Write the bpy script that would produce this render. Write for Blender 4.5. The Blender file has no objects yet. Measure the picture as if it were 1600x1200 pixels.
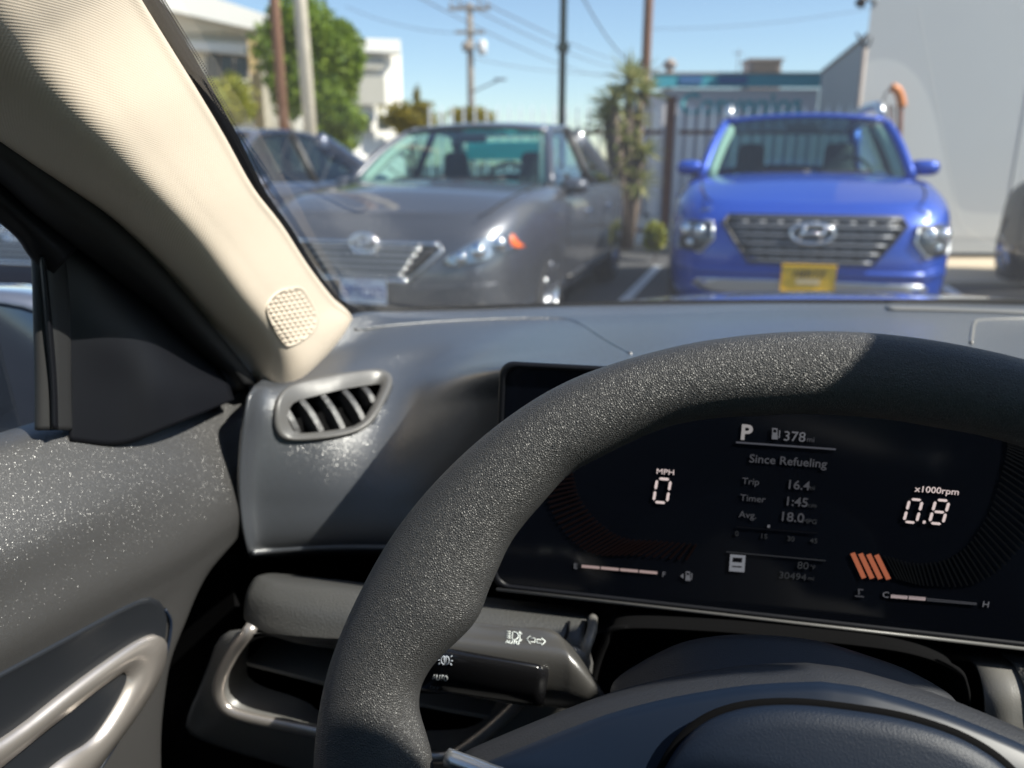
import bpy, bmesh, math, random
import numpy as np
from mathutils import Vector, Matrix, noise
from mathutils.bvhtree import BVHTree
R = math.radians
random.seed(7)
sc = bpy.context.scene
COL = sc.collection

# ------------------------------------------------------------------ camera, sky, sun, exposure
PITCH, YAW, FPX, HC = R(15.9), R(12.0), 1202.0, 1.15      # the own car points 12 deg right of the camera
cam_d = bpy.data.cameras.new('camera'); cam = bpy.data.objects.new('camera', cam_d); COL.objects.link(cam)
cam.location = (0, 0, HC); cam.rotation_euler = (R(90) - PITCH, 0, 0)
cam_d.sensor_width = 36; cam_d.lens = 36 * FPX / 1600
cam_d.clip_start = 0.02; cam_d.clip_end = 3000
cam_d.dof.use_dof = True; cam_d.dof.focus_distance = 0.37; cam_d.dof.aperture_fstop = 7.3
sc.camera = cam
SUN_EL, SUN_AZ = R(46), R(110)            # azimuth clockwise from the camera heading (+Y)
sun_dir = Vector((math.cos(SUN_EL) * math.sin(SUN_AZ), math.cos(SUN_EL) * math.cos(SUN_AZ), math.sin(SUN_EL)))
w = bpy.data.worlds.new('World'); sc.world = w; w.use_nodes = True
nt = w.node_tree; bg = nt.nodes['Background']
sky = nt.nodes.new('ShaderNodeTexSky'); sky.sky_type = 'NISHITA'; sky.sun_disc = False
sky.sun_elevation = SUN_EL; sky.sun_rotation = SUN_AZ; sky.air_density = 1.0; sky.dust_density = 0.4; sky.ozone_density = 3.0
nt.links.new(sky.outputs[0], bg.inputs[0]); bg.inputs[1].default_value = 0.082
sl = bpy.data.lights.new('sun', 'SUN'); sl.energy = 4.3; sl.angle = R(0.5); sl.color = (1, .935, .84)
so = bpy.data.objects.new('sun', sl); COL.objects.link(so); so.rotation_euler = sun_dir.to_track_quat('Z', 'Y').to_euler()
sc.view_settings.view_transform = 'Standard'; sc.view_settings.look = 'None'
sc.view_settings.gamma = 1; sc.view_settings.use_curve_mapping = False; sc.view_settings.exposure = 1.15

# ------------------------------------------------------------------ helpers: places
CC = Vector((0, 0, HC))
def rayw(u, v):                                    # direction of a photograph point, world frame
    a = (u - 800) / FPX; b = (600 - v) / FPX
    return Vector((a, math.cos(PITCH) + b * math.sin(PITCH), b * math.cos(PITCH) - math.sin(PITCH)))
def rayc(u, v):                                    # the same in the own car's frame
    d = rayw(u, v); c, s = math.cos(YAW), math.sin(YAW)
    return Vector((d.x * c - d.y * s, d.x * s + d.y * c, d.z))
def PY(u, v, y): d = rayc(u, v); return CC + d * (y / d.y)
def PX(u, v, x): d = rayc(u, v); return CC + d * (x / d.x)
def W(u, v, Y): d = rayw(u, v); return CC + d * (Y / d.y)
def WX(u, v, Y): return W(u, v, Y).x
def WZ(u, v, Y): return W(u, v, Y).z

# ------------------------------------------------------------------ helpers: objects
def link(o, parent=None):
    COL.objects.link(o)
    if parent is not None: o.parent = parent
    return o
def tag(o, label=None, cat=None, group=None, kind=None):
    if label: o['label'] = label
    if cat: o['category'] = cat
    if group: o['group'] = group
    if kind: o['kind'] = kind
    return o
def empty(name, loc=(0, 0, 0), rz=0):
    o = bpy.data.objects.new(name, None); COL.objects.link(o); o.location = loc; o.rotation_euler = (0, 0, rz); o.empty_display_size = .2
    return o
def mk(name, verts, faces, mat, parent=None, smooth=True, uvs=None, sub=0, bevel=0, solid=0):
    me = bpy.data.meshes.new(name); me.from_pydata([tuple(x) for x in verts], [], faces)
    if uvs is not None:
        ul = me.uv_layers.new(name='UV')
        for l in me.loops: ul.data[l.index].uv = uvs[l.vertex_index]
    me.validate(); me.update()
    if smooth: me.shade_smooth()
    if mat: me.materials.append(mat)
    o = bpy.data.objects.new(name, me); link(o, parent)
    if solid:
        m = o.modifiers.new('solid', 'SOLIDIFY'); m.thickness = solid; m.offset = 0
    if bevel:
        m = o.modifiers.new('bevel', 'BEVEL'); m.width = bevel; m.segments = 2; m.limit_method = 'ANGLE'
    if sub:
        m = o.modifiers.new('sub', 'SUBSURF'); m.levels = sub; m.render_levels = sub
    return o
def box_vf(c, s, rz=0):
    vs = []
    for z in (-.5, .5):
        for y in (-.5, .5):
            for x in (-.5, .5):
                px, py = x * s[0], y * s[1]
                vs.append(Vector((c[0] + px * math.cos(rz) - py * math.sin(rz), c[1] + px * math.sin(rz) + py * math.cos(rz), c[2] + z * s[2])))
    return vs, [(0, 2, 3, 1), (4, 5, 7, 6), (0, 1, 5, 4), (2, 6, 7, 3), (0, 4, 6, 2), (1, 3, 7, 5)]
def box(name, c, s, mat, parent=None, rz=0, bevel=0.0):
    v, f = box_vf(c, s, rz); return mk(name, v, f, mat, parent, smooth=False, bevel=bevel)
class MB:
    def __init__(s): s.v = []; s.f = []
    def add(s, vf):
        n = len(s.v); s.v += list(vf[0]); s.f += [tuple(i + n for i in q) for q in vf[1]]; return s
    def build(s, name, mat, parent=None, **k): return mk(name, s.v, s.f, mat, parent, **k)
def catmull(P, n, closed=False):
    P = [np.array(p, float) for p in P]; m = len(P); out = []
    segs = m if closed else m - 1
    for i in range(n):
        t = i / (n if closed else n - 1) * segs; k = min(int(t), segs - 1); t -= k
        g = (lambda j: P[j % m]) if closed else (lambda j: P[j] if 0 <= j < m else (2 * P[0] - P[1] if j < 0 else 2 * P[-1] - P[-2]))
        p0, p1, p2, p3 = g(k - 1), g(k), g(k + 1), g(k + 2)
        out.append(.5 * (2 * p1 + (p2 - p0) * t + (2 * p0 - 5 * p1 + 4 * p2 - p3) * t * t + (3 * p1 - p0 - 3 * p2 + p3) * t ** 3))
    return out
def grid_interp(G, M, N):
    rows = [catmull(r, N) for r in G]
    cols = [catmull([rows[i][j] for i in range(len(rows))], M) for j in range(N)]
    return [[cols[j][i] for j in range(N)] for i in range(M)]
def grid_vf(g, closed_u=False):
    M, N = len(g), len(g[0]); v = [Vector(p) for r in g for p in r]; f = []
    for i in range(M - 1):
        for j in range(N if closed_u else N - 1):
            k = (j + 1) % N; f.append((i * N + j, i * N + k, (i + 1) * N + k, (i + 1) * N + j))
    return v, f
def grid_uv(g):
    M, N = len(g), len(g[0]); mi, mj = M // 2, N // 2; uv = []
    cu = np.cumsum([0] + [np.linalg.norm(np.array(g[mi][j + 1]) - np.array(g[mi][j])) for j in range(N - 1)])
    cv = np.cumsum([0] + [np.linalg.norm(np.array(g[i + 1][mj]) - np.array(g[i][mj])) for i in range(M - 1)])
    for i in range(M):
        for j in range(N): uv.append((cu[j], cv[i]))
    return uv
def tube_vf(path, rad, n=8, closed=False, flat=None):
    """tube along a path; rad a number or list; flat=(a,b,up) gives an elliptic section with b along up"""
    P = [Vector(p) for p in path]; m = len(P); v = []; f = []; prev = None
    for i, p in enumerate(P):
        if closed: t = P[(i + 1) % m] - P[i - 1]
        else: t = P[min(i + 1, m - 1)] - P[max(i - 1, 0)]
        t.normalize()
        if flat: up = Vector(flat[2])
        elif prev is None: up = Vector((0, 0, 1)) if abs(t.z) < .9 else Vector((1, 0, 0))
        else: up = prev
        s = t.cross(up).normalized(); up = s.cross(t).normalized(); prev = up
        r = rad[i] if isinstance(rad, (list, tuple)) else rad
        for k in range(n):
            a = 2 * math.pi * (k + .5) / n
            ra, rb = (flat[0] * r, flat[1] * r) if flat else (r, r)
            v.append(p + s * math.cos(a) * ra + up * math.sin(a) * rb)
    for i in range(m if closed else m - 1):
        for k in range(n):
            a, b = i * n + k, i * n + (k + 1) % n; c = ((i + 1) % m) * n
            f.append((a, b, c + (k + 1) % n, c + k))
    if not closed: f.append(tuple(range(n - 1, -1, -1))); f.append(tuple((m - 1) * n + k for k in range(n)))
    return v, f
def tube(name, path, rad, mat, parent=None, n=8, closed=False, flat=None, smooth=True, sub=0):
    v, f = tube_vf(path, rad, n, closed, flat); return mk(name, v, f, mat, parent, smooth=smooth, sub=sub)
def resample(P, n, rnd=0):
    P = [Vector(p) for p in P]
    for _ in range(rnd):
        Q = []
        for i in range(len(P)):
            a, b = P[i], P[(i + 1) % len(P)]; Q += [a * .75 + b * .25, a * .25 + b * .75]
        P = Q
    L = [(P[(i + 1) % len(P)] - P[i]).length for i in range(len(P))]; T = sum(L); out = []; i = 0; acc = 0
    for k in range(n):
        d = T * k / n
        while acc + L[i] < d: acc += L[i]; i += 1
        out.append(P[i].lerp(P[(i + 1) % len(P)], (d - acc) / max(L[i], 1e-9)))
    return out
def loops_vf(loops, cap0=False, cap1=False):
    n = len(loops[0]); v = [Vector(p) for l in loops for p in l]; f = []
    for i in range(len(loops) - 1):
        for k in range(n): f.append((i * n + k, i * n + (k + 1) % n, (i + 1) * n + (k + 1) % n, (i + 1) * n + k))
    for cap, base in ((cap0, 0), (cap1, (len(loops) - 1) * n)):
        if cap:
            c = sum((v[base + k] for k in range(n)), Vector()) / n; v.append(c)
            for k in range(n): f.append((base + k, base + (k + 1) % n, len(v) - 1))
    return v, f
def recalc(o):
    bm = bmesh.new(); bm.from_mesh(o.data); bmesh.ops.recalc_face_normals(bm, faces=bm.faces[:]); bm.to_mesh(o.data); bm.free(); return o
def prism_vf(loop, off):                           # a flat outline with thickness (off is a vector)
    l = [Vector(p) for p in loop]; n = len(l); off = Vector(off)
    v = l + [p + off for p in l]
    f = [tuple(range(n)), tuple(range(2 * n - 1, n - 1, -1))] + [(k, (k + 1) % n, n + (k + 1) % n, n + k) for k in range(n)]
    return v, f
def prism(name, loop, off, mat, parent=None, bevel=0, smooth=False):
    v, f = prism_vf(loop, off); return recalc(mk(name, v, f, mat, parent, smooth=smooth, bevel=bevel))
def text(name, s, size, mat, parent, o, ex, ey, depth=.0002, align='LEFT', shear=0, sx=1.0, bold=0):
    cu = bpy.data.curves.new(name, 'FONT'); cu.body = s; cu.size = size; cu.align_x = align; cu.shear = shear; cu.extrude = depth / 2; cu.offset = bold
    cu.resolution_u = 3
    t = bpy.data.objects.new(name, cu); COL.objects.link(t)
    dg = bpy.context.evaluated_depsgraph_get(); me = bpy.data.meshes.new_from_object(t.evaluated_get(dg))
    bpy.data.objects.remove(t)
    ex, ey = Vector(ex).normalized(), Vector(ey).normalized(); ez = ex.cross(ey); o = Vector(o)
    for q in me.vertices:
        c = q.co.copy(); q.co = o + ex * c.x * sx + ey * c.y + ez * c.z
    me.materials.clear(); me.materials.append(mat); me.name = name
    return link(bpy.data.objects.new(name, me), parent)
def bake(o):                                       # apply modifiers into the mesh
    dg = bpy.context.evaluated_depsgraph_get(); dg.update(); me = bpy.data.meshes.new_from_object(o.evaluated_get(dg))
    o.modifiers.clear(); o.data = me; return o
def copy_tree(o, parent=None):
    c = o.copy(); COL.objects.link(c); c.parent = parent
    for ch in list(o.children): copy_tree(ch, c)
    return c

# ------------------------------------------------------------------ materials
def mat(name, col=(.5, .5, .5), rough=.5, metal=0, coat=0, emit=None, es=0, spec=.5, coat_rough=.03):
    m = bpy.data.materials.new(name); m.use_nodes = True; b = m.node_tree.nodes['Principled BSDF']
    b.inputs['Base Color'].default_value = (*col, 1); b.inputs['Roughness'].default_value = rough
    b.inputs['Metallic'].default_value = metal; b.inputs['Coat Weight'].default_value = coat; b.inputs['Coat Roughness'].default_value = coat_rough
    b.inputs['Specular IOR Level'].default_value = spec
    if emit: b.inputs['Emission Color'].default_value = (*emit, 1); b.inputs['Emission Strength'].default_value = es
    return m
def nodes(m): return m.node_tree.nodes, m.node_tree.links, m.node_tree.nodes['Principled BSDF']
def add_bump(m, kind='noise', scale=500, strength=.4, dist=.0004, detail=2, stretch=(1, 1, 1), vary=0, vscale=8, invert=False):
    N, L, b = nodes(m)
    tc = N.new('ShaderNodeTexCoord'); mp = N.new('ShaderNodeMapping'); mp.inputs['Scale'].default_value = stretch
    L.new(tc.outputs['Object'], mp.inputs[0])
    if kind == 'noise':
        t = N.new('ShaderNodeTexNoise'); t.inputs['Scale'].default_value = scale; t.inputs['Detail'].default_value = detail; out = t.outputs[0]
    else:
        t = N.new('ShaderNodeTexVoronoi'); t.inputs['Scale'].default_value = scale
        if kind == 'edge': t.feature = 'DISTANCE_TO_EDGE'
        else: t.feature = 'SMOOTH_F1'
        out = t.outputs['Distance']
    L.new(mp.outputs[0], t.inputs['Vector'])
    bp = N.new('ShaderNodeBump'); bp.inputs['Strength'].default_value = strength; bp.inputs['Distance'].default_value = dist; bp.invert = invert
    L.new(out, bp.inputs['Height'])
    L.new(bp.outputs[0], b.inputs['Normal'])
    if b.inputs['Coat Weight'].default_value > 0: L.new(bp.outputs[0], b.inputs['Coat Normal'])
    if vary:
        n2 = N.new('ShaderNodeTexNoise'); n2.inputs['Scale'].default_value = vscale; n2.inputs['Detail'].default_value = 5
        L.new(tc.outputs['Object'], n2.inputs['Vector'])
        mr = N.new('ShaderNodeMapRange'); mr.inputs[3].default_value = 1 - vary; mr.inputs[4].default_value = 1 + vary; L.new(n2.outputs[0], mr.inputs[0])
        mx = N.new('ShaderNodeVectorMath'); mx.operation = 'SCALE'; mx.inputs[0].default_value = b.inputs['Base Color'].default_value[:3]
        L.new(mr.outputs[0], mx.inputs['Scale']); L.new(mx.outputs[0], b.inputs['Base Color'])
    return m
def add_sparkle(m, scale=1300, amp=.55):           # moulded grain: each tiny facet of the clear skin is tilted its own way
    N, L, b = nodes(m); tc = N.new('ShaderNodeTexCoord'); v = N.new('ShaderNodeTexVoronoi'); v.inputs['Scale'].default_value = scale
    g = N.new('ShaderNodeNewGeometry'); s = N.new('ShaderNodeVectorMath'); s.operation = 'SUBTRACT'; s.inputs[1].default_value = (.5, .5, .5)
    k = N.new('ShaderNodeVectorMath'); k.operation = 'SCALE'; k.inputs['Scale'].default_value = amp
    ad = N.new('ShaderNodeVectorMath'); ad.operation = 'ADD'; nn = N.new('ShaderNodeVectorMath'); nn.operation = 'NORMALIZE'
    L.new(tc.outputs['Object'], v.inputs['Vector']); L.new(v.outputs['Color'], s.inputs[0]); L.new(s.outputs[0], k.inputs[0]); L.new(k.outputs[0], ad.inputs[0]); L.new(g.outputs['Normal'], ad.inputs[1]); L.new(ad.outputs[0], nn.inputs[0])
    L.new(nn.outputs[0], b.inputs['Coat Normal']); return m
def glass(name, tint=(.9, .93, .92), spec=1.0, dust=0):
    m = bpy.data.materials.new(name); m.use_nodes = True; N = m.node_tree.nodes; L = m.node_tree.links; N.clear()
    o = N.new('ShaderNodeOutputMaterial'); mx = N.new('ShaderNodeMixShader'); tr = N.new('ShaderNodeBsdfTransparent'); gl = N.new('ShaderNodeBsdfGlossy')
    lw = N.new('ShaderNodeLayerWeight'); lw.inputs[0].default_value = .5
    pw = N.new('ShaderNodeMath'); pw.operation = 'POWER'; pw.inputs[1].default_value = 5; L.new(lw.outputs['Facing'], pw.inputs[0])
    fr = N.new('ShaderNodeMath'); fr.operation = 'MULTIPLY_ADD'; fr.inputs[1].default_value = .93; fr.inputs[2].default_value = .07; L.new(pw.outputs[0], fr.inputs[0])
    tr.inputs[0].default_value = (*tint, 1); gl.inputs['Roughness'].default_value = .0; gl.inputs[0].default_value = (spec, spec, spec, 1)
    L.new(fr.outputs[0], mx.inputs[0]); L.new(tr.outputs[0], mx.inputs[1]); L.new(gl.outputs[0], mx.inputs[2]); last = mx
    if dust:                                       # a thin film of dust that catches the sun
        df = N.new('ShaderNodeBsdfTranslucent'); df.inputs[0].default_value = (.9, .88, .84, 1); m2 = N.new('ShaderNodeMixShader')
        ns = N.new('ShaderNodeTexNoise'); ns.inputs['Scale'].default_value = 5; ns.inputs['Detail'].default_value = 6; mr = N.new('ShaderNodeMapRange'); mr.inputs[3].default_value = dust * .5; mr.inputs[4].default_value = dust * 1.5
        tc = N.new('ShaderNodeTexCoord'); L.new(tc.outputs['Object'], ns.inputs['Vector']); L.new(ns.outputs[0], mr.inputs[0]); L.new(mr.outputs[0], m2.inputs[0]); L.new(mx.outputs[0], m2.inputs[1]); L.new(df.outputs[0], m2.inputs[2]); last = m2
    L.new(last.outputs[0], o.inputs[0])
    return m
def painted(name, col, rough=.75, vary=.15, vscale=1.5, bump=.3, bscale=40):
    return add_bump(mat(name, col, rough), scale=bscale, strength=bump, dist=.003, vary=vary, vscale=vscale, detail=4)

M = {}
M['asphalt'] = painted('asphalt', (.06, .06, .062), .85, .35, 1.2, .6, 120)
M['concrete'] = painted('concrete', (.40, .36, .29), .85, .2, 1.0, .4, 60)
M['apron'] = painted('beige_concrete', (.52, .43, .31), .85, .15, 1.0, .4, 60)
M['wall_grey'] = painted('wall_grey', (.35, .37, .38), .8, .07, .6, .5, 25)
M['wall_mural'] = painted('wall_mural', (.415, .43, .43), .8, .05, .6, .5, 25)
M['mural_line'] = painted('mural_line', (.50, .515, .51), .8, .05, .6, .3, 25)
M['wall_shop'] = painted('wall_shop', (.60, .58, .61), .8, .08, .8, .4, 25)
M['teal'] = painted('teal_paint', (.05, .33, .42), .6, .1)
M['teal_letters'] = painted('teal_lettering', (.10, .40, .46), .7, .15)
M['navy_sign'] = painted('navy_sign', (.04, .14, .33), .6, .1)
M['cream'] = painted('cream_stucco', (.78, .72, .60), .85, .06, .5, .5, 20)
M['white_stucco'] = painted('white_stucco', (.80, .78, .72), .85, .05, .5, .5, 20)
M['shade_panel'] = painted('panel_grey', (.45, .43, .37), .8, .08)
M['yellow_stucco'] = painted('yellow_stucco', (.62, .45, .22), .85, .1)
M['window_far'] = mat('window_glass', (.05, .06, .06), .1)
M['white_line'] = painted('line_paint', (.75, .75, .73), .7, .15, 3)
M['wood_brown'] = painted('pole_wood', (.24, .13, .085), .85, .3, 6, .8, 30)
M['pole_pale'] = painted('pale_pole_paint', (.62, .56, .46), .6, .25, 4, .5, 30)
M['pole_green'] = mat('dark_green_paint', (.02, .035, .03), .45)
M['pole_far'] = painted('weathered_wood', (.22, .19, .16), .9, .2, 3)
M['wire'] = mat('cable_black', (.12, .12, .13), .6)
M['iron_pale'] = mat('pale_iron_paint', (.86, .88, .92), .28, .15, spec=1.0)
M['iron_rust'] = painted('rust_paint', (.13, .055, .04), .8, .3, 8)
M['metal_box'] = painted('roof_metal', (.30, .25, .22), .7, .2, 5)
M['orange'] = mat('orange_paint', (.65, .22, .06), .5)
M['transformer'] = mat('transformer_paint', (.6, .61, .62), .5)
def leafmat(name, c1, c2):
    m = mat(name, c1, .6); N, L, b = nodes(m)
    g = N.new('ShaderNodeNewGeometry'); cr = N.new('ShaderNodeMixRGB'); cr.inputs[1].default_value = (*c1, 1); cr.inputs[2].default_value = (*c2, 1)
    L.new(g.outputs['Random Per Island'], cr.inputs[0]); L.new(cr.outputs[0], b.inputs['Base Color'])
    tr = N.new('ShaderNodeBsdfTranslucent'); mx = N.new('ShaderNodeMixShader'); mx.inputs[0].default_value = .35
    L.new(cr.outputs[0], tr.inputs[0]); L.new(b.outputs[0], mx.inputs[1]); L.new(tr.outputs[0], mx.inputs[2])
    L.new(mx.outputs[0], N['Material Output'].inputs[0]); return m
M['leaf_green'] = leafmat('leaf_green', (.07, .14, .012), (.25, .34, .03))
M['leaf_yellow'] = leafmat('leaf_yellow', (.18, .22, .02), (.38, .36, .03))
M['leaf_hedge'] = leafmat('leaf_hedge', (.12, .13, .01), (.36, .28, .02))
M['leaf_yucca'] = leafmat('leaf_yucca', (.10, .15, .04), (.42, .40, .16))
M['bark'] = painted('bark', (.12, .09, .07), .9, .3, 10)
# car paints and fittings
def carpaint(name, col, metal=.4, rough=.35):
    m = mat(name, col, rough, metal, 1.0); return m
M['paint_grey'] = carpaint('metallic_grey_paint', (.105, .11, .125), .6, .38)
M['paint_blue'] = carpaint('metallic_blue_paint', (.008, .060, .40), .3, .4)
M['paint_navy'] = carpaint('dark_blue_paint', (.03, .04, .07), .4)
M['paint_suv'] = carpaint('dark_grey_green_paint', (.018, .019, .017), 0, .5)
M['paint_suv'].node_tree.nodes['Principled BSDF'].inputs['Coat Weight'].default_value = .25
M['paint_own'] = carpaint('own_car_paint', (.20, .22, .26), .7, .3)
M['chrome'] = mat('chrome', (.85, .85, .86), .08, 1)
M['satin_silver'] = mat('satin_silver', (.62, .63, .64), .3, .9)
M['black_trim'] = mat('black_trim', (.02, .02, .022), .45)
M['tyre'] = mat('tyre_rubber', (.022, .022, .024), .8)
M['arch_dark'] = mat('arch_liner', (.01, .01, .01), .9)
M['rim_alloy'] = mat('rim_alloy', (.55, .56, .58), .25, .9)
M['car_glass'] = glass('car_glass', (.60, .80, .78))
M['car_glass_dark'] = glass('tinted_glass', (.25, .32, .33))
M['own_glass'] = glass('side_glass', (.86, .88, .88))
M['lens'] = glass('lens_glass', (.95, .97, .96))
M['grille_grey'] = mat('grille_grey', (.20, .21, .23), .45, .7)
M['amber'] = mat('amber_lens', (.85, .16, .03), .15, 0, 1)
M['seat_dark'] = mat('seat_cloth_dark', (.03, .03, .032), .9)
M['seat_beige'] = mat('seat_cloth_beige', (.30, .29, .25), .9)
M['beige_trim'] = mat('beige_trim', (.55, .54, .46), .8)
M['cyan'] = leafmat('cyan_sheet', (.10, .95, 1.0), (.10, .95, 1.0))
M['plate_white'] = mat('plate_white', (.70, .72, .76), .4)
M['plate_blue'] = mat('plate_blue_ink', (.04, .07, .25), .5)
M['plate_yellow'] = mat('plate_yellow', (.85, .50, .02), .4)
M['plate_ink'] = mat('plate_dark_ink', (.10, .06, .01), .5)
M['plate_tan'] = mat('plate_tan', (.80, .60, .32), .5)
M['lamp_inside'] = mat('lamp_reflector', (.6, .6, .6), .2, .9)
# cabin
M['grain'] = add_sparkle(add_bump(mat('grained_plastic', (.040, .039, .039), .50, spec=.7, coat=.5, coat_rough=.23), scale=1800, strength=.6, dist=.0003, detail=1), 3300, .80)
M['grain_dash'] = add_sparkle(add_bump(mat('soft_dash_plastic', (.050, .055, .064), .42, spec=.9, coat=.9, coat_rough=.22), scale=1800, strength=.5, dist=.0003, detail=1), 3000, .60)
M['hub_grain'] = add_bump(mat('hub_grain_plastic', (.022, .023, .027), .52, spec=.5), scale=1300, strength=.6, dist=.0004)
M['leather'] = add_bump(mat('leather_grain', (.042, .041, .041), .50, spec=.6), kind='edge', scale=1100, strength=1.0, dist=.0007)
M['pad'] = add_bump(mat('airbag_plastic', (.007, .013, .027), .52, spec=.35), kind='noise', scale=1100, strength=.35, dist=.0004)
M['smooth_dark'] = mat('smooth_dark_plastic', (.006, .012, .026), .42, spec=.35)
M['stalk_plastic'] = add_bump(mat('stalk_plastic', (.060, .058, .055), .34, spec=.9, coat=.4, coat_rough=.25), scale=1400, strength=.35, dist=.0003)
M['slat_grey'] = mat('slat_plastic', (.19, .188, .18), .35)
M['gloss_black'] = mat('gloss_black', (.008, .008, .009), .12)
M['satin_black'] = mat('satin_black', (.006, .0065, .009), .45, spec=.25)
M['matte_black'] = mat('matte_black', (.003, .003, .0035), .9, spec=.1)
M['mirror_dim'] = mat('shaded_mirror_glass', (.22, .25, .30), .05, 1)  # darkened copy of the mirror glass, its dim reflection put into the colour
M['rubber'] = mat('rubber_seal', (.018, .018, .019), .6)
M['insert'] = mat('door_insert_plastic', (.016, .018, .022), .3)
M['handle_silver'] = add_bump(mat('champagne_silver', (.50, .46, .43), .32, .75), scale=900, strength=.08, dist=.0002)
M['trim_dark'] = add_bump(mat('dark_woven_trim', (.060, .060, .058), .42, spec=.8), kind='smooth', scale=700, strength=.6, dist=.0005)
M['trim_grey'] = add_bump(mat('lit_grey_plastic', (.16, .155, .145), .36), scale=1000, strength=.3, dist=.0003)  # pale tone with sunlight on the dash trim put into the colour
M['vent_grey'] = add_bump(mat('vent_grey_plastic', (.11, .108, .105), .38), scale=1200, strength=.2, dist=.0003)
M['wind_glass'] = glass('windshield_glass', (.93, .96, .95), .9, .016)
M['screen'] = mat('display_glass', (.006, .0075, .012), .14, spec=.4)
M['headliner'] = mat('headliner_cloth', (.78, .74, .66), .9)
M['headliner_dark'] = mat('cabin_dark_cloth', (.04, .04, .042), .9)
M['mirror'] = mat('mirror_glass', (.8, .82, .85), .02, 1)
M['ink_white'] = mat('print_white', (.75, .80, .78), .5)
def emit(name, c, s):
    return mat(name, (.004, .004, .005), .6, emit=c, es=s, spec=0)
M['px_white'] = emit('pixels_white', (.85, .80, .80), .14)
M['px_pink'] = emit('pixels_pinkwhite', (.95, .78, .75), .33)
M['px_dim'] = emit('pixels_dim', (.55, .56, .62), .085)
M['px_dim2'] = emit('pixels_dimmer', (.50, .51, .58), .045)
M['px_line'] = emit('pixels_line', (.5, .52, .62), .055)
M['px_orange'] = emit('pixels_orange', (.85, .25, .13), .18)
M['px_dark_orange'] = emit('pixels_dark_orange', (.30, .13, .11), .006)
M['px_dark_green'] = emit('pixels_dark_green', (.34, .36, .40), .035)
M['px_bar_off'] = emit('pixels_bar_off', (.16, .18, .19), .008)
M['px_dark'] = emit('pixels_dark', (.05, .05, .07), .02)
# pillar cloth: a knit of small dimples
def knit():
    m = mat('pillar_knit_cloth', (.62, .53, .425), .85); N, L, b = nodes(m)
    tc = N.new('ShaderNodeTexCoord'); sp = N.new('ShaderNodeSeparateXYZ'); L.new(tc.outputs['UV'], sp.inputs[0])
    def mth(op, a, bb=None):
        n = N.new('ShaderNodeMath'); n.operation = op
        for i, q in enumerate((a, bb)):
            if q is None: continue
            if isinstance(q, (int, float)): n.inputs[i].default_value = q
            else: L.new(q, n.inputs[i])
        return n.outputs[0]
    k = 2 * math.pi / .0026
    x = mth('MULTIPLY', sp.outputs[0], k); y = mth('MULTIPLY', sp.outputs[1], k)
    s1 = mth('SINE', mth('ADD', x, y)); s2 = mth('SINE', mth('SUBTRACT', x, y)); h = mth('ADD', s1, s2)
    bp = N.new('ShaderNodeBump'); bp.inputs['Strength'].default_value = .22; bp.inputs['Distance'].default_value = .00022
    L.new(h, bp.inputs['Height']); L.new(bp.outputs[0], b.inputs['Normal'])
    return m
M['knit'] = knit()
M['pillar_plastic'] = add_bump(mat('pillar_plastic', (.62, .53, .425), .7), scale=900, strength=.15, dist=.0003)
# ================================================================== SETTING
def struct(o): o['kind'] = 'structure'; return o
g = mk('ground', [(-900, -600, 0), (900, -600, 0), (900, 1200, 0), (-900, 1200, 0)], [(0, 1, 2, 3)], M['asphalt'], smooth=False); struct(g)
# concrete apron and pavement behind the parked cars
FY = 10.6
struct(box('dirt_lot', (-1.0, 14.9, .03), (26, 4.2, .06), M['apron']))
struct(box('apron', (9.6, 8.75, .02), (11.4, 2.3, .04), M['apron']))
struct(box('pavement', (3.5, FY + 1.4, .06), (44, 2.9, .12), M['concrete']))
# parking lines
ml = MB()
c0 = W(985, 440, 7.4)
for k, (x0, y0) in enumerate([(c0.x, 7.2), (c0.x - 2.9, 7.9), (c0.x + 2.75, 6.4)]):
    a = R(17); ml.add(([Vector((x0 + dx * math.cos(-a) - dy * math.sin(-a), y0 + dx * math.sin(-a) + dy * math.cos(-a), .004)) for dx, dy in ((-.05, -2.4), (.05, -2.4), (.05, 2.0), (-.05, 2.0))], [(0, 1, 2, 3)]))
struct(ml.build('parking_lines', M['white_line'], smooth=False))

# ---- iron fence: each picket a part
def fence(x0, x1, y, name, label, step=.148, skip=()):
    t = empty(name, ((x0 + x1) / 2, y, .12)); tag(t, label, 'fence')
    cx = (x0 + x1) / 2
    v, f = box_vf((0, 0, .85), (.022, .022, 1.72)); n0 = len(v)
    v += [Vector((0, 0, 1.80))]; f = [q for q in f if q != (4, 5, 7, 6)] + [(4, 5, 8), (5, 7, 8), (7, 6, 8), (6, 4, 8)]
    me = None; x = x0
    while x < x1:
        if me is None: o = mk('picket', v, f, M['iron_pale'], t, smooth=False); me = o.data
        else: o = link(bpy.data.objects.new('picket', me), t)
        o.location = (x - cx, 0, 0); x += step
    for z in (.18, 1.44): box('rail', (0, -.025, z), (x1 - x0, .028, .05), M['iron_rust'], t)
    return t
xl, xr = WX(540, 200, FY), WX(1420, 200, FY)
px = W(1036, 400, 10.2).x
fence(WX(672, 200, FY), px * FY / 10.2 - .1, FY, 'iron_fence', 'pale iron picket fence with rust brown rails behind the grey sedan')
fence(px * FY / 10.2 + .12, xr + .5, FY, 'iron_fence', 'pale iron picket fence in front of the teal trimmed shop behind the blue car')
p = empty('fence_post', (px * FY / 10.2, FY, .12)); tag(p, 'thick rust brown steel post between the two fence runs beside the spiky plant', 'post')
box('shaft', (0, 0, .92), (.11, .11, 1.84), M['iron_rust'], p, bevel=.004); box('cap', (0, 0, 1.86), (.13, .13, .04), M['iron_rust'], p)
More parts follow.
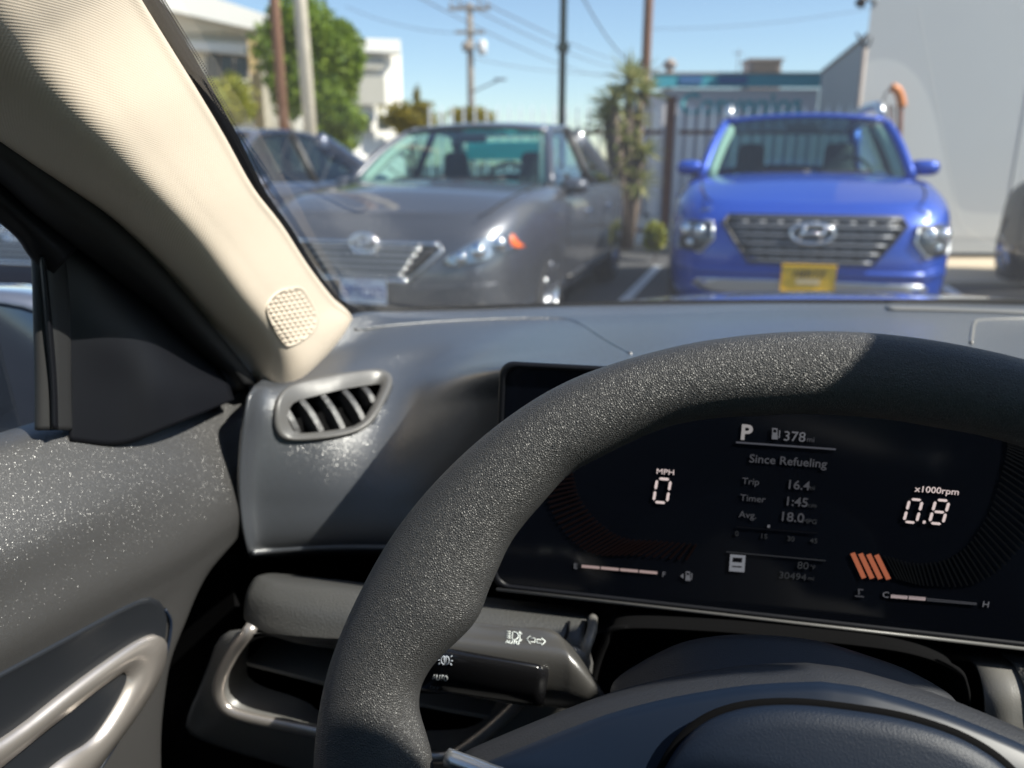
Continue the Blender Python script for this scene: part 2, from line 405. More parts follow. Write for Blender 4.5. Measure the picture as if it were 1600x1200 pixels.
p = empty('fence_gate_post', (WX(1418, 230, FY) + .1, FY - .25, .12)); tag(p, 'rust brown gate post at the grey wall right of the blue car', 'post')
box('shaft', (0, 0, .95), (.06, .06, 1.9), M['iron_rust'], p)
# ---- teal trimmed shop
SY = 18.0
xa, xb = WX(1035, 180, SY), WX(1276, 180, SY); zt = WZ(1150, 116, SY)
s = empty('shop_building', ((xa + xb) / 2, SY + 3, 0)); tag(s, 'low grey shop with a teal fascia and faint teal lettering behind the fence', 'building')
hw = (xb - xa) / 2
box('wall', (0, 0, zt / 2 - .15), (2 * hw, 6, zt - .3), M['wall_shop'], s)
box('fascia', (0, -3.03, zt - .14), (2 * hw + .5, .16, .26), M['teal'], s)
box('coping', (0, -3.0, zt + .01), (2 * hw + .55, .25, .04), M['metal_box'], s)
for (u0, u1) in ((1060, 1095), (1120, 1165)):
    a, b_ = WX(u0, 125, SY) - s.location.x, WX(u1, 125, SY) - s.location.x
    box('sign_panel', ((a + b_) / 2, -3.125, zt - .13), (b_ - a, .02, .16), M['navy_sign'], s)
q = W(1062, 172, SY - .02)
text('lettering', 'Convenios', .62, M['teal_letters'], s, (q.x - s.location.x, -3.02, q.z - .08), (1, 0, 0), (0, 0, 1), .02, sx=1.0, bold=.012)
u = empty('rooftop_unit', (WX(1190, 108, SY + 1.5), SY + 1.5, zt - .3)); tag(u, 'brownish metal air unit on the teal trimmed shop roof', 'air conditioner')
box('casing', (0, 0, .36), (.75, .6, .72), M['metal_box'], u, bevel=.02); box('lid', (0, 0, .745), (.82, .68, .05), M['metal_box'], u)
for k in range(4): box('louvre', (0, -.31, .5 + k * .055), (.6, .03, .02), M['pole_far'], u)
u = empty('roof_vent', (WX(1046, 112, SY + .8), SY + .8, zt - .3)); tag(u, 'small brown vent stack on the left corner of the shop roof', 'vent')
tube('pipe', [(0, 0, 0), (0, 0, .55)], .09, M['metal_box'], u, n=12); tube('cowl', [(0, 0, .53), (0, 0, .62), (0, 0, .72)], [.15, .16, .04], M['metal_box'], u, n=12)
u = empty('antenna', (WX(1153, 100, SY + 1), SY + 1, zt - .3)); tag(u, 'thin roof antenna just left of the rooftop air unit', 'antenna')
tube('mast', [(0, 0, 0), (0, 0, .95)], .012, M['wire'], u); tube('arm', [(-.12, 0, .85), (.12, 0, .85)], .01, M['wire'], u)
# ---- tall grey wall building with mural, and its lower neighbour
GY = 9.6; xw = WX(1341, 180, GY)
s = empty('grey_building', (xw + 7, GY + 3, 0)); tag(s, 'tall grey painted building wall with a pale curved mural right of the blue car', 'building')
prism('wall', [(-7, -3, .1), (7, -3, .1), (7, 5, .1), (-2.2, 5, .1)], (0, 0, 7.1), M['wall_grey'], s)
def mural(name, pts, m, dz):
    loop = [Vector((W(a, b, GY).x - s.location.x, -3.0 - dz, W(a, b, GY).z)) for a, b in pts]
    return recalc(mk(name, *prism_vf(loop, (0, .003, 0)), m, s, smooth=False))
c1 = [(1345, 100), (1378, 92), (1410, 100), (1436, 125), (1455, 165), (1468, 215), (1480, 270), (1492, 315), (1510, 330), (1560, 334), (1660, 336)]
sm = [tuple(a) for a in catmull([np.array(k_) for k_ in c1], 40)]
mural('mural_shape', sm + [(1660, 372), (1343, 372)], M['wall_mural'], .004)
lv = [(Vector((W(a, b, GY).x - s.location.x, -3.009, W(a, b, GY).z))) for a, b in sm]
box('wall_seam', (W(1597, 200, GY).x - s.location.x, -3.004, 2.4), (.02, .012, 4.6), M['wall_mural'], s)
xc, yc_ = WX(1277, 180, 16.0), 16.0
s2 = empty('annex_building', ((xc + xw) / 2, 13, 0)); tag(s2, 'low grey block wall building receding between the shop and the tall grey wall', 'building')
z2 = WZ(1280, 112, 16.0)
l = [Vector((xc - s2.location.x, 3, 0)), Vector((WX(1343, 180, 11.5) - s2.location.x, -1.5, 0)), Vector((WX(1343, 180, 11.5) - s2.location.x + 1.2, 0, 0)), Vector((xw - s2.location.x + 4, 4, 0))]
prism('wall', l, (0, 0, z2), M['wall_grey'], s2)
tube('gutter', [l[0] + Vector((0, 0, z2)), l[1] + Vector((0, 0, z2))], .03, M['metal_box'], s2)
# bare bracket branches and downpipe on the corner
b1 = empty('corner_pipe', (xw - .06, GY - .12, 0)); tag(b1, 'dark pipe with a forked top on the left corner of the tall grey wall', 'pipe')
zt2 = WZ(1338, 78, GY)
tube('pipe', [(0, 0, .3), (0, 0, zt2)], .028, M['metal_box'], b1, n=8)
tube('fork', [(0, 0, zt2), (-.06, 0, zt2 + .09), (-.12, 0, zt2 + .16)], .014, M['black_trim'], b1); tube('fork', [(0, 0, zt2 - .02), (.05, 0, zt2 + .06), (.06, 0, zt2 + .12)], .013, M['black_trim'], b1)
q = W(1352, 6, GY)
b2 = empty('wall_lamp', (q.x, GY - .1, q.z)); tag(b2, 'small dark lamp bracket high on the left edge of the grey wall', 'lamp')
tube('arm', [(.12, .1, 0), (0, 0, .02), (-.1, -.08, .05)], .015, M['black_trim'], b2); tube('shade', [(-.08, -.07, .06), (-.12, -.1, .0), (-.15, -.12, -.04)], [.02, .05, .06], M['black_trim'], b2, n=12)
# orange topped arch on the pavement behind the blue car
ar = empty('pipe_arch', (WX(1385, 200, 9.3), 9.25, .12)); tag(ar, 'small rusty pipe arch with an orange painted curved top against the grey wall', 'arch')
def arp(a, b): q = W(a, b, 9.3); return Vector((q.x - ar.location.x, 0, q.z - .12))
tube('arch_pipe', catmull([arp(1376, 390), arp(1376, 230), arp(1374, 180), arp(1378, 155), arp(1383, 144), arp(1389, 138)], 24), .010, M['pole_far'], ar)
for k_ in (1386, 1393): tube('arch_bar', [arp(k_, 165), arp(k_, 400)], .012, M['iron_rust'], ar)
tube('arch_end', catmull([arp(1390, 137), arp(1399, 142), arp(1404, 155), arp(1406, 168)], 10), .05, M['orange'], ar, n=10)
tube('arch_leg', [arp(1404, 165), arp(1402, 230), arp(1400, 400)], .03, M['iron_rust'], ar)

# ---- white building on the left with a deep eave, window band, yellow column
BY = 21.0
s = empty('white_building', (WX(300, 150, BY), BY, 0), R(9)); tag(s, 'cream building with deep sloping eave and row of windows left of big tree', 'building')
def bl(a, b, Y=BY): q = W(a, b, Y); return Vector((q.x - s.location.x, q.y - s.location.y, q.z))
z0 = 0
a0, a1 = bl(150, 100), bl(398, 100)
zw = bl(300, 70).z
box('wall', ((a0.x + a1.x) / 2, 3, zw / 2), (a1.x - a0.x, 6, zw), M['cream'], s)
def slab(name, p, m, th=(0, 3.5, 0)): return prism(name, p, th, m, s)
# eave: fascia and soffit as a projecting wedge
F0, F1 = bl(200, -45, BY - .9), bl(412, 22, BY - .9)
G0, G1 = bl(200, 5, BY - .9), bl(404, 47, BY - .9)
slab('eave_fascia', [F0, F1, G1, G0], M['white_stucco'], (0, .3, 0))
H0, H1 = bl(200, 66, BY - .02), bl(396, 66, BY - .02)
slab('eave_soffit', [G0 + Vector((0, .3, 0)), G1 + Vector((0, .3, 0)), H1, H0], M['cream'], (0, 0, .12))
slab('eave_roof', [F0 + Vector((0, .3, 0)), F1 + Vector((0, .3, 0)), F1 + Vector((0, 8, .2)), F0 + Vector((0, 8, .2))], M['cream'], (0, 0, -.12))
slab('band', [bl(200, 62, BY - .5), bl(392, 66, BY - .5), bl(390, 84, BY - .5), bl(200, 70, BY - .5)], M['white_stucco'], (0, .45, 0))
for k in range(3):
    u0 = 320 + k * 22; pane = [bl(u0, 78 + k * 3, BY - .03), bl(u0 + 19, 80 + k * 3, BY - .03), bl(u0 + 19, 122, BY - .03), bl(u0, 122, BY - .03)]
    prism('window', pane, (0, .05, 0), M['window_far'], s)
    prism('mullion', [bl(u0 + 19.5, 79 + k * 3, BY - .06), bl(u0 + 21.5, 79 + k * 3, BY - .06), bl(u0 + 21.5, 124, BY - .06), bl(u0 + 19.5, 124, BY - .06)], (0, .08, 0), M['metal_box'], s)
prism('sill', [bl(316, 124, BY - .2), bl(388, 124, BY - .2), bl(388, 129, BY - .2), bl(316, 129, BY - .2)], (0, .2, 0), M['white_stucco'], s)
box('column', (bl(388, 150, BY - 1).x, -1, zw / 2 + .0), (.22, .22, zw), M['yellow_stucco'], s)
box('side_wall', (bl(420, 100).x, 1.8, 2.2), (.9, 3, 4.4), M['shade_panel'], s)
# ---- second white building behind the tree
B2 = 34.0
s = empty('white_office_block', (WX(590, 150, B2), B2, 0), R(14)); tag(s, 'bright white flat roofed block with recessed grey bands right of the big tree', 'building')
x0, x1 = WX(520, 120, B2) - s.location.x, WX(632, 120, B2) - s.location.x
zt_ = WZ(600, 66, B2)
loop = [Vector((x0, 0, 0)), Vector((x1, 1.0, 0)), Vector((x1, 9, 0)), Vector((x0, 9, 0))]
prism('wall', loop, (0, 0, zt_ + .1), M['white_stucco'], s)
box('parapet', ((x0 + x1) / 2, .2, WZ(600, 72, B2)), (x1 - x0 - .3, .9, .5), M['white_stucco'], s)
for vv, h in ((98, .45), (142, 1.1)):
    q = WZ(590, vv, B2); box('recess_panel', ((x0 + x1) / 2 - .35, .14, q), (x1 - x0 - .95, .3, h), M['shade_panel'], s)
for k in range(4):
    q = WZ(590, 192, B2); box('window', (x0 + .5 + k * .75, .05, q), (.5, .3, .6), M['window_far'], s)

# ---- trees and plants
def leaves_vf(pts, size, up=.2, narrow=.6):
    v = []; f = []
    for p in pts:
        s_ = size * random.uniform(.6, 1.3)
        d = Vector((random.gauss(0, 1), random.gauss(0, 1), random.gauss(0, 1) + up)).normalized(); e = d.cross(Vector((random.gauss(0, 1), random.gauss(0, 1), random.gauss(0, 1)))).normalized()
        n = len(v); v += [p - d * s_, p + e * s_ * narrow, p + d * s_, p - e * s_ * narrow]; f.append((n, n + 1, n + 2, n + 3))
    return v, f
def crown_pts(c, r, n, seed=0, lumps=60, lr=.34):
    rnd = random.Random(seed); out = []; L = []
    for _ in range(lumps):
        d = Vector((rnd.gauss(0, 1), rnd.gauss(0, 1), rnd.gauss(0, 1))).normalized() * rnd.uniform(.2, .8); L.append((d, rnd.uniform(.6, 1.2) * lr))
    while len(out) < n:
        d, q = L[rnd.randrange(lumps)]; e = Vector((rnd.gauss(0, 1), rnd.gauss(0, 1), rnd.gauss(0, 1))).normalized() * q * rnd.uniform(.55, 1.08) ; p = d + e
        out.append(Vector((c[0] + p.x * r[0], c[1] + p.y * r[1], c[2] + p.z * r[2])))
    return out
def tree(name, label, cat, loc, r, zc, leafm, n=9000, size=.09, seed=1, trunk=.16, group=None):
    t = empty(name, loc); tag(t, label, cat, group)
    v, f = leaves_vf(crown_pts((0, 0, zc), r, n, seed), size); mk('crown', v, f, leafm, t, smooth=False)
    b = MB(); b.add(tube_vf([(0, 0, 0), (.05, 0, zc * .4), (0, .05, zc)], [trunk, trunk * .75, trunk * .35], 10))
    rnd = random.Random(seed)
    for k in range(7):
        a = rnd.uniform(0, 6.28); z = zc * rnd.uniform(.3, .7)
        b.add(tube_vf([(0, 0, z), (math.cos(a) * r[0] * .4, math.sin(a) * r[1] * .4, z + r[2] * .3), (math.cos(a) * r[0] * .7, math.sin(a) * r[1] * .7, z + r[2] * .65)], [trunk * .5, trunk * .3, .02], 6))
    b.build('trunk', M['bark'], t); return t
TY = 19.5
tree('leafy_tree', 'big rounded green tree behind the brown and pale poles', 'tree', (WX(490, 100, TY), TY, 0), (1.38, 1.3, 1.75), WZ(490, 100, TY) + .1, M['leaf_green'], 26000, .075, 3)
tree('leafy_tree', 'thin darker lower tree growing under the big green tree by the fence', 'tree', (WX(520, 190, 16), 16, 0), (.75, .7, .75), WZ(525, 190, 16), M['leaf_green'], 5000, .06, 8, .07)
tree('garden_shrub', 'yellow green shrub below the cream building windows', 'shrub', (WX(350, 150, 18), 18, 0), (.72, .6, .72), WZ(348, 158, 18), M['leaf_yellow'], 7000, .05, 5, .05)
tree('clipped_shrub', 'rounded yellow shrub right of the white block with a spike on top', 'shrub', (WX(640, 182, 17), 17, 0), (.72, .5, .42), WZ(640, 186, 17), M['leaf_hedge'], 6000, .04, 6, .05)
tree('clipped_shrub', 'rounded yellow shrub at the foot of the far utility pole', 'shrub', (WX(734, 182, 17), 17, 0), (.55, .5, .34), WZ(734, 186, 17), M['leaf_hedge'], 5000, .04, 7, .05)
tree('clipped_shrub', 'thin upright yellow sprig between the two rounded shrubs', 'shrub', (WX(651, 160, 17.6), 17.6, 0), (.10, .1, .55), WZ(651, 165, 17.6), M['leaf_hedge'], 500, .04, 9, .02)
tree('weed_clump', 'green weeds on the pavement left of the blue car', 'plant', (WX(1022, 400, 9.6), 9.6, 0), (.16, .2, .2), .32, M['leaf_yellow'], 900, .04, 10, .01)
# spiky yucca: heads of long blades on a forked trunk
YY = 10.15
yu = empty('yucca_plant', (WX(985, 200, YY), YY, .1)); tag(yu, 'tall spiky yucca with dry brown skirts behind the fence left of the rust post', 'plant')
def yl(a, b, dy=0): q = W(a, b, YY); return Vector((q.x - yu.location.x, dy, q.z - .1))
heads = [(yl(984, 128), .46, 80), (yl(1006, 142, .1), .36, 60), (yl(956, 160, -.1), .36, 60), (yl(948, 190), .38, 50), (yl(990, 185, .1), .36, 60), (yl(968, 215), .34, 55), (yl(1003, 235), .34, 55), (yl(965, 262), .34, 55), (yl(998, 285), .34, 55)]
v = []; f = []; rnd = random.Random(4)
for c, r, n in heads:
    for _ in range(n):
        d = Vector((rnd.gauss(0, 1), rnd.gauss(0, 1), rnd.gauss(.25, .8))).normalized(); e = d.cross(Vector((0, 0, 1.01))).normalized() * .020; k = len(v); rr = r * rnd.uniform(.6, 1.1)
        v += [c - e, c + e, c + d * rr * .6 + e * .8, c + d * rr + Vector((0, 0, -.03)), c + d * rr * .6 - e * .8]; f.append((k, k + 1, k + 2, k + 3, k + 4))
o = mk('leaves', v, f, M['leaf_yucca'], yu, smooth=False); o['kind'] = 'stuff'
b = MB()
for c, r, n in heads: b.add(tube_vf([(0, 0, 0), (c.x * .5, c.y * .5, c.z * .5), c], [.10, .08, .05], 8))
b.build('trunk', M['bark'], yu)

# ---- poles and wires
def pole(name, label, cat, u, v, Y, z1, r0, r1, m, lean=0):
    x = WX(u, v, Y); t = empty(name, (x, Y, 0)); tag(t, label, cat); tube('shaft', [(0, 0, 0), (lean * .5, 0, z1 * .5), (lean, 0, z1)], [r0, (r0 + r1) / 2, r1], m, t, n=14); return t
p1 = pole('wooden_pole', 'reddish brown pole in front of the big green tree', 'pole', 440, 150, 15, 11, .095, .08, M['wood_brown'])
p2 = pole('pale_pole', 'pale weathered pole right of the reddish brown pole', 'pole', 483, 150, 13.5, 10.5, .11, .10, M['pole_pale'], -.12)
p3 = pole('slim_green_pole', 'slim dark green pole rising behind the grey sedan', 'pole', 879, 100, 14, 10, .062, .055, M['pole_green'])
box('clamp', (0, -.06, WZ(879, 75, 14)), (.2, .1, .12), M['pole_green'], p3)
p4 = pole('palm_pole', 'rough brown pole rising behind the spiky yucca', 'pole', 1011, 60, 20, 12, .12, .105, M['wood_brown'])
p5 = pole('utility_pole', 'far utility pole with two crossarms and a pale transformer can', 'utility pole', 735, 100, 36, WZ(735, 5, 36), .17, .13, M['pole_far'])
zz = lambda v: WZ(735, v, 36)
box('crossarm', (0, -.1, zz(14)), (1.75, .12, .14), M['pole_far'], p5); box('crossarm', (0, -.1, zz(51)), (1.25, .1, .12), M['pole_far'], p5)
for k in (-.8, -.4, .4, .8): tube('insulator', [(k, -.1, zz(14) + .05), (k, -.1, zz(14) + .3)], [.05, .03], M['pole_far'], p5, n=8)
tube('transformer', [(.52, -.1, zz(86)), (.52, -.1, zz(84)), (.52, -.1, zz(66)), (.52, -.1, zz(63))], [.15, .2, .2, .1], M['transformer'], p5, n=14)
tube('transformer', [(-.15, -.35, zz(82)), (-.15, -.35, zz(68))], [.16, .16], M['pole_far'], p5, n=12)
tube('bracket', [(-.35, -.3, zz(74)), (.5, -.15, zz(74))], .05, M['pole_far'], p5)
sl_ = empty('street_lamp', (WX(736, 140, 35), 35, 0)); tag(sl_, 'faint curved street lamp arm right of the far utility pole', 'street lamp')
tube('arm', catmull([(0, 0, WZ(736, 145, 35)), (.7, 0, WZ(736, 133, 35)), (1.15, 0, WZ(736, 126, 35))], 10), .035, M['wire'], sl_); box('lamp_head', (1.25, 0, WZ(736, 124, 35)), (.5, .2, .08), M['wire'], sl_, bevel=.02)
tube('shaft', [(0, 0, 0), (0, 0, WZ(736, 145, 35))], .05, M['wire'], sl_)
def wire(a, b, sag, label, r=.018):
    A, B = W(*a), W(*b); pts = []
    for k in range(25):
        t = k / 24; q = A.lerp(B, t); q.z -= sag * 4 * t * (1 - t); pts.append(q)
    o = tube('power_line', pts, r, M['wire'], n=5); tag(o, label, 'cable', 'power lines crossing the sky'); return o
wire((640, -12, 20), (985, 125, 60), .5, 'lowest cable slanting down past the far utility pole', .017)
wire((690, -12, 20), (1000, 112, 60), .4, 'cable slanting from above the far utility pole down to the yucca', .017)
wire((725, -12, 20), (1010, 105, 60), .3, 'cable slanting to the right just above the far crossarm', .017)
wire((905, -15, 14), (1040, 100, 22), .55, 'sagging cable between the slim green pole and the brown pole', .014)
wire((540, 10, 40), (735, 52, 36), .3, 'faint cable left of the far utility pole', .016)
wire((735, 90, 36), (1020, 110, 50), .4, 'faint cable level with the transformer can right of the far pole', .016)
wire((1010, 45, 40), (1400, 5, 40), .3, 'faint cable rising to the right above the shop roof', .013)

# ================================================================== PARKED CARS
def lerp_tab(t, tab):
    for (a, x), (b, y) in zip(tab, tab[1:]):
        if t <= b: return x + (y - x) * max(0, min(1, (t - a) / (b - a)))
    return tab[-1][1]
def smooth_tab(t, tab):
    xs = [a for a, _ in tab]; 
    for i in range(len(tab) - 1):
        if t <= tab[i + 1][0] or i == len(tab) - 2:
            h = tab[i + 1][0] - tab[i][0]; s = max(0, min(1, (t - tab[i][0]) / h))
            def sl(j):
                if j <= 0 or j >= len(tab) - 1: return 0 if False else (tab[min(j + 1, len(tab) - 1)][1] - tab[max(j - 1, 0)][1]) / (tab[min(j + 1, len(tab) - 1)][0] - tab[max(j - 1, 0)][0])
                return (tab[j + 1][1] - tab[j - 1][1]) / (tab[j + 1][0] - tab[j - 1][0])
            m0, m1 = sl(i) * h, sl(i + 1) * h; p0, p1 = tab[i][1], tab[i + 1][1]
            return (2 * s ** 3 - 3 * s * s + 1) * p0 + (s ** 3 - 2 * s * s + s) * m0 + (-2 * s ** 3 + 3 * s * s) * p1 + (s ** 3 - s * s) * m1

class Car:
    def __init__(s, spec, root, paint, glassm, sub_detail=True):
        s.p = spec; s.root = root; s.paint = paint; s.glass = glassm
    def y_front(s, x, z, out=0):
        p = s.p; zt = smooth_tab(0.04, p['ztop']); t = (z - p['zb']) / (zt - p['zb']); t = max(0, min(1, t))
        w_ = p['W'] * smooth_tab(t, p['w']); f_ = smooth_tab(t, p['f']); yc = p['L'] / 2
        q = min(.999, abs(x / w_)); return yc - (yc - f_) * (1 - q ** p['n']) ** (1 / p['n']) - out
    def surf(s, t, ph):
        p = s.p; yc = p['L'] / 2; w_ = p['W'] * smooth_tab(t, p['w']); c, sn = math.cos(ph), math.sin(ph)
        x = w_ * math.copysign(abs(c) ** (2 / p['n']), c)
        a = yc - smooth_tab(t, p['f']) if sn < 0 else yc - smooth_tab(t, p['r'])
        y = yc + a * math.copysign(abs(sn) ** (2 / p['n']), sn)
        zt = smooth_tab(y / p['L'], p['ztop']); return Vector((x, y, p['zb'] + t * (zt - p['zb'])))
    def body(s):
        p = s.p; NP, NT = 128, 22; v = []; f = []
        for i in range(NT + 1):
            t = i / NT
            for k in range(NP): v.append(s.surf(t, 2 * math.pi * (k + .5) / NP))
        for i in range(NT):
            for k in range(NP): f.append((i * NP + k, i * NP + (k + 1) % NP, (i + 1) * NP + (k + 1) % NP, (i + 1) * NP + k))
        top = NT * NP; prev = [top + k for k in range(NP)]
        for sc_ in (.96, .85, .65, .4, .15, .0):
            cur = []
            for k in range(NP):
                q = v[top + k]; x = q.x * sc_; zc = p['crown'] * (1 - sc_ ** 2) ** .8
                y = q.y + (1 - sc_) * (.05 if q.y < 1 else -.05 if q.y > p['L'] - 1 else 0)
                v.append(Vector((x, y, smooth_tab(q.y / p['L'], p['ztop']) + zc * min(1, max(0, q.y / .5)))))
                cur.append(len(v) - 1)
            for k in range(NP):
                a, b, c, d = prev[k], prev[(k + 1) % NP], cur[(k + 1) % NP], cur[k]
                yy = (v[a].y + v[b].y) / 2
                if p['y1'] + .12 < yy < p['y4'] - .1 : continue
                f.append((a, b, c, d))
            prev = cur
        o = mk('body', v, f, s.paint, s.root)
        bm = bmesh.new(); bm.from_mesh(o.data); bmesh.ops.remove_doubles(bm, verts=bm.verts[:], dist=.0015)
        bmesh.ops.recalc_face_normals(bm, faces=bm.faces[:]); bm.to_mesh(o.data); bm.free(); o.data.shade_smooth()
        # wheel arches
        cut = MB()
        for yw in (p['yf'], p['yr']):
            for sd in (-1, 1): cut.add(tube_vf([(sd * (p['W'] - .32), yw, p['rw']), (sd * (p['W'] + .3), yw, p['rw'])], p['rw'] + .055, 36))
        co = cut.build('cutter', None); recalc(co)
        m = o.modifiers.new('b', 'BOOLEAN'); m.object = co; m.operation = 'DIFFERENCE'; m.solver = 'FAST' if hasattr(m, 'solver') else m.solver
        bake(o); bpy.data.objects.remove(co)
        for pl in o.data.polygons: pl.use_smooth = True
        return o
    def side_x(s, y, z):
        p = s.p; zt = smooth_tab(y / p['L'], p['ztop']); t = max(0, min(1, (z - p['zb']) / (zt - p['zb']))); w_ = p['W'] * smooth_tab(t, p['w']); yc = p['L'] / 2
        return w_ * (1 - min(.999, abs(y - yc) / yc) ** p['n']) ** (1 / p['n'])
    def gaps(s):
        p = s.p; yb = p.get('yb', (p['y1'] + p['y4']) / 2 + .1)
        for sd in (-1, 1):
            for y0, y1 in ((p['yf'] + p['rw'] + .10, p['y1'] + .22), (yb, yb), (p['yr'] - p['rw'] - .02, p['yr'] - .12)):
                pts = []
                for k in range(10):
                    t = k / 9; y = y0 + (y1 - y0) * t; zt = smooth_tab(y / p['L'], p['ztop']); z = p['zb'] + .06 + (zt - p['zb'] - .10) * t; pts.append((sd * (s.side_x(y, z) - .001), y, z))
                tube('panel_gap', pts, .0045, M['arch_dark'], s.root, n=6)
            pts = []
            for k in range(12):
                t = k / 11; y = .16 + (p['y1'] - .12) * t; zt = smooth_tab(y / p['L'], p['ztop']); x = s.side_x(y, zt) * .90; pts.append((sd * x, y, zt + p['crown'] * (1 - .81) ** .8 * min(1, y / .5) + .001))
            tube('panel_gap', pts, .004, M['arch_dark'], s.root, n=6)
            y0, y1 = p['yf'] + p['rw'] + .15, p['yr'] - p['rw'] - .15
            tube('sill_moulding', [(sd * (s.side_x(y0 + (y1 - y0) * k / 8, p['zb'] + .12) + .006), y0 + (y1 - y0) * k / 8, p['zb'] + .12) for k in range(9)], .02, M['black_trim'], s.root, n=8)
    def strip(s, name, pts, rad, m, out=.0, n=8, flat=None, parent=None):
        """pts: (x,z) on the front face"""
        return tube(name, [(x, s.y_front(x, z, out), z) for x, z in pts], rad, m, parent or s.root, n=n, flat=flat)
    def patch(s, name, pts, m, out=.004, parent=None, rings=5, bulge=0, N=48, rnd=2):
        L = resample([(x, 0, z) for x, z in pts], N, rnd); c = sum(L, Vector()) / N; v = []; f = []
        for r_ in range(rings + 1):
            k = 1 - r_ / rings
            for q in L:
                w_ = c.lerp(q, k) if r_ < rings else c; b_ = bulge * (1 - k * k)
                v.append(Vector((w_.x, s.y_front(w_.x, w_.z, out + b_), w_.z)))
        for r_ in range(rings):
            for j in range(N): f.append((r_ * N + j, r_ * N + (j + 1) % N, (r_ + 1) * N + (j + 1) % N, (r_ + 1) * N + j))
        n0 = len(v)
        for q in L: v.append(Vector((q.x, s.y_front(q.x, q.z, -.02), q.z)))
        for j in range(N): f.append((n0 + j, n0 + (j + 1) % N, (j + 1) % N, j))
        return recalc(mk(name, v, f, m, parent or s.root))
    def wheels(s, style='alloy'):
        p = s.p; first = None
        for yw in (p['yf'], p['yr']):
            for sd in (-1, 1):
                if first is None:
                    wo = bpy.data.objects.new('wheel', None); link(wo, s.root); rw = p['rw']; ri = rw * .66
                    prof = [(.10, ri * .98), (.105, rw * .8), (.085, rw * .97), (.06, rw), (-.06, rw), (-.09, rw * .95), (-.10, ri)]
                    loops = [[(x, r_ * math.cos(2 * math.pi * k / 40), r_ * math.sin(2 * math.pi * k / 40)) for k in range(40)] for x, r_ in prof]
                    mk('tyre', *loops_vf(loops), M['tyre'], wo)
                    b = MB(); prof = [(.10, ri), (.085, ri * .94), (.02, ri * .86), (-.02, ri * .84)]
                    b.add(loops_vf([[(x, r_ * math.cos(2 * math.pi * k / 40), r_ * math.sin(2 * math.pi * k / 40)) for k in range(40)] for x, r_ in prof]))
                    b.add(tube_vf([(.02, 0, 0), (.085, 0, 0), (.095, 0, 0)], [.06, .055, .03], 16))
                    for k in range(7):
                        a = 2 * math.pi * k / 7; d = Vector((0, math.cos(a), math.sin(a)))
                        b.add(tube_vf([Vector((.07, 0, 0)) + d * .03, Vector((.08, 0, 0)) + d * ri * .5, Vector((.085, 0, 0)) + d * ri * .93], [.026, .02, .028], 6))
                    b.build('rim', M['rim_alloy'], wo)
                    mk('brake_disc', *tube_vf([(-.03, 0, 0), (-.01, 0, 0)], ri * .82, 24), M['black_trim'], wo, smooth=False)
                    first = wo; w_ = wo
                else: w_ = copy_tree(first, s.root)
                w_.location = (sd * (p['W'] - .115), yw, p['rw']); w_.rotation_euler = (0, 0, 0 if sd > 0 else math.pi)
    def cabin(s):
        p = s.p; a, r_ = p['aw'], p['rf']; y1, y2, y3, y4 = p['y1'], p['y2'], p['y3'], p['y4']
        z1 = smooth_tab(y1 / p['L'], p['ztop']) + p['crown'] * .3; z4 = smooth_tab(y4 / p['L'], p['ztop']) + p['crown'] * .3; zr = p['zr']
        bow, bows = p.get('bow', .16), .03
        def ws(u_, t):    # windshield: u -1..1, t 0..1
            x = (a + (r_ - a) * t) * u_; y = y1 + (y2 - y1) * t + bow * (1 - t * .5) * u_ ** 2 - .0; z = z1 + (zr - z1) * t - .035 * u_ ** 2 * t + .04 * math.sin(math.pi * t); return Vector((x, y, z))
        G = [[ws(-1 + 2 * j / 16, i / 8) for j in range(17)] for i in range(9)]
        mk('windshield', *grid_vf(G), s.glass, s.root)
        def rw_(u_, t):
            x = (a * .96 + (r_ - a * .96) * t) * u_; y = y4 + (y3 - y4) * t - bow * .8 * u_ ** 2; z = z4 + (zr - .01 - z4) * t - .03 * u_ ** 2 * t; return Vector((x, y, z))
        G2 = [[rw_(-1 + 2 * j / 12, i / 6) for j in range(13)] for i in range(7)]
        mk('rear_window', *grid_vf(G2), s.glass, s.root)
        # roof shell
        RG = []
        for i in range(13):
            t = i / 12; row = []
            for j in range(17):
                u_ = -1 + 2 * j / 16; A = ws(u_, 1); B = rw_(u_, 1); q = A.lerp(B, t); q.z += p['rc'] * math.sin(math.pi * min(1, max(0, t))) ** .8 * 1.0 + .012; row.append(q)
            RG.append(row)
        mk('roof', *grid_vf(RG), s.paint, s.root, solid=.03)
        if p.get('rails'):
            for sd in (-1, 1):
                e = [Vector((sd * (r_ - .02), y2 + .12 + (y3 - y2 - .2) * k / 12, zr + .015 + p['rc'] * math.sin(math.pi * k / 12) * .8 + (.065 if 0 < k < 12 else 0))) for k in range(13)]
                tube('roof_rail', e, .03, M['satin_silver'], s.root, n=10, flat=(1, 1.3, (0, 0, 1)))
        for sd in (-1, 1):
            Ap = [ws(sd, t / 8) for t in range(9)]; Rp = [rw_(sd, t / 6) for t in range(7)]
            tube('front_pillar', [q + Vector((sd * .005, .01, 0)) for q in Ap], .035, s.paint, s.root, n=10)
            tube('pillar_liner', [q + Vector((-sd * .055, .07, -.01)) for q in Ap[:8]], .042, M['beige_trim'], s.root, n=8)
            tube('rear_pillar', [q + Vector((0, -.02, 0)) for q in Rp], p.get('cp', .07), s.paint, s.root, n=10, flat=(1.6, .7, (sd, 0, 0)))
            # roof side rail following roof edge
            tube('roof_edge', [RG[i][0 if sd < 0 else 16] + Vector((0, 0, -.01)) for i in range(13)], .028, s.paint, s.root, n=8)
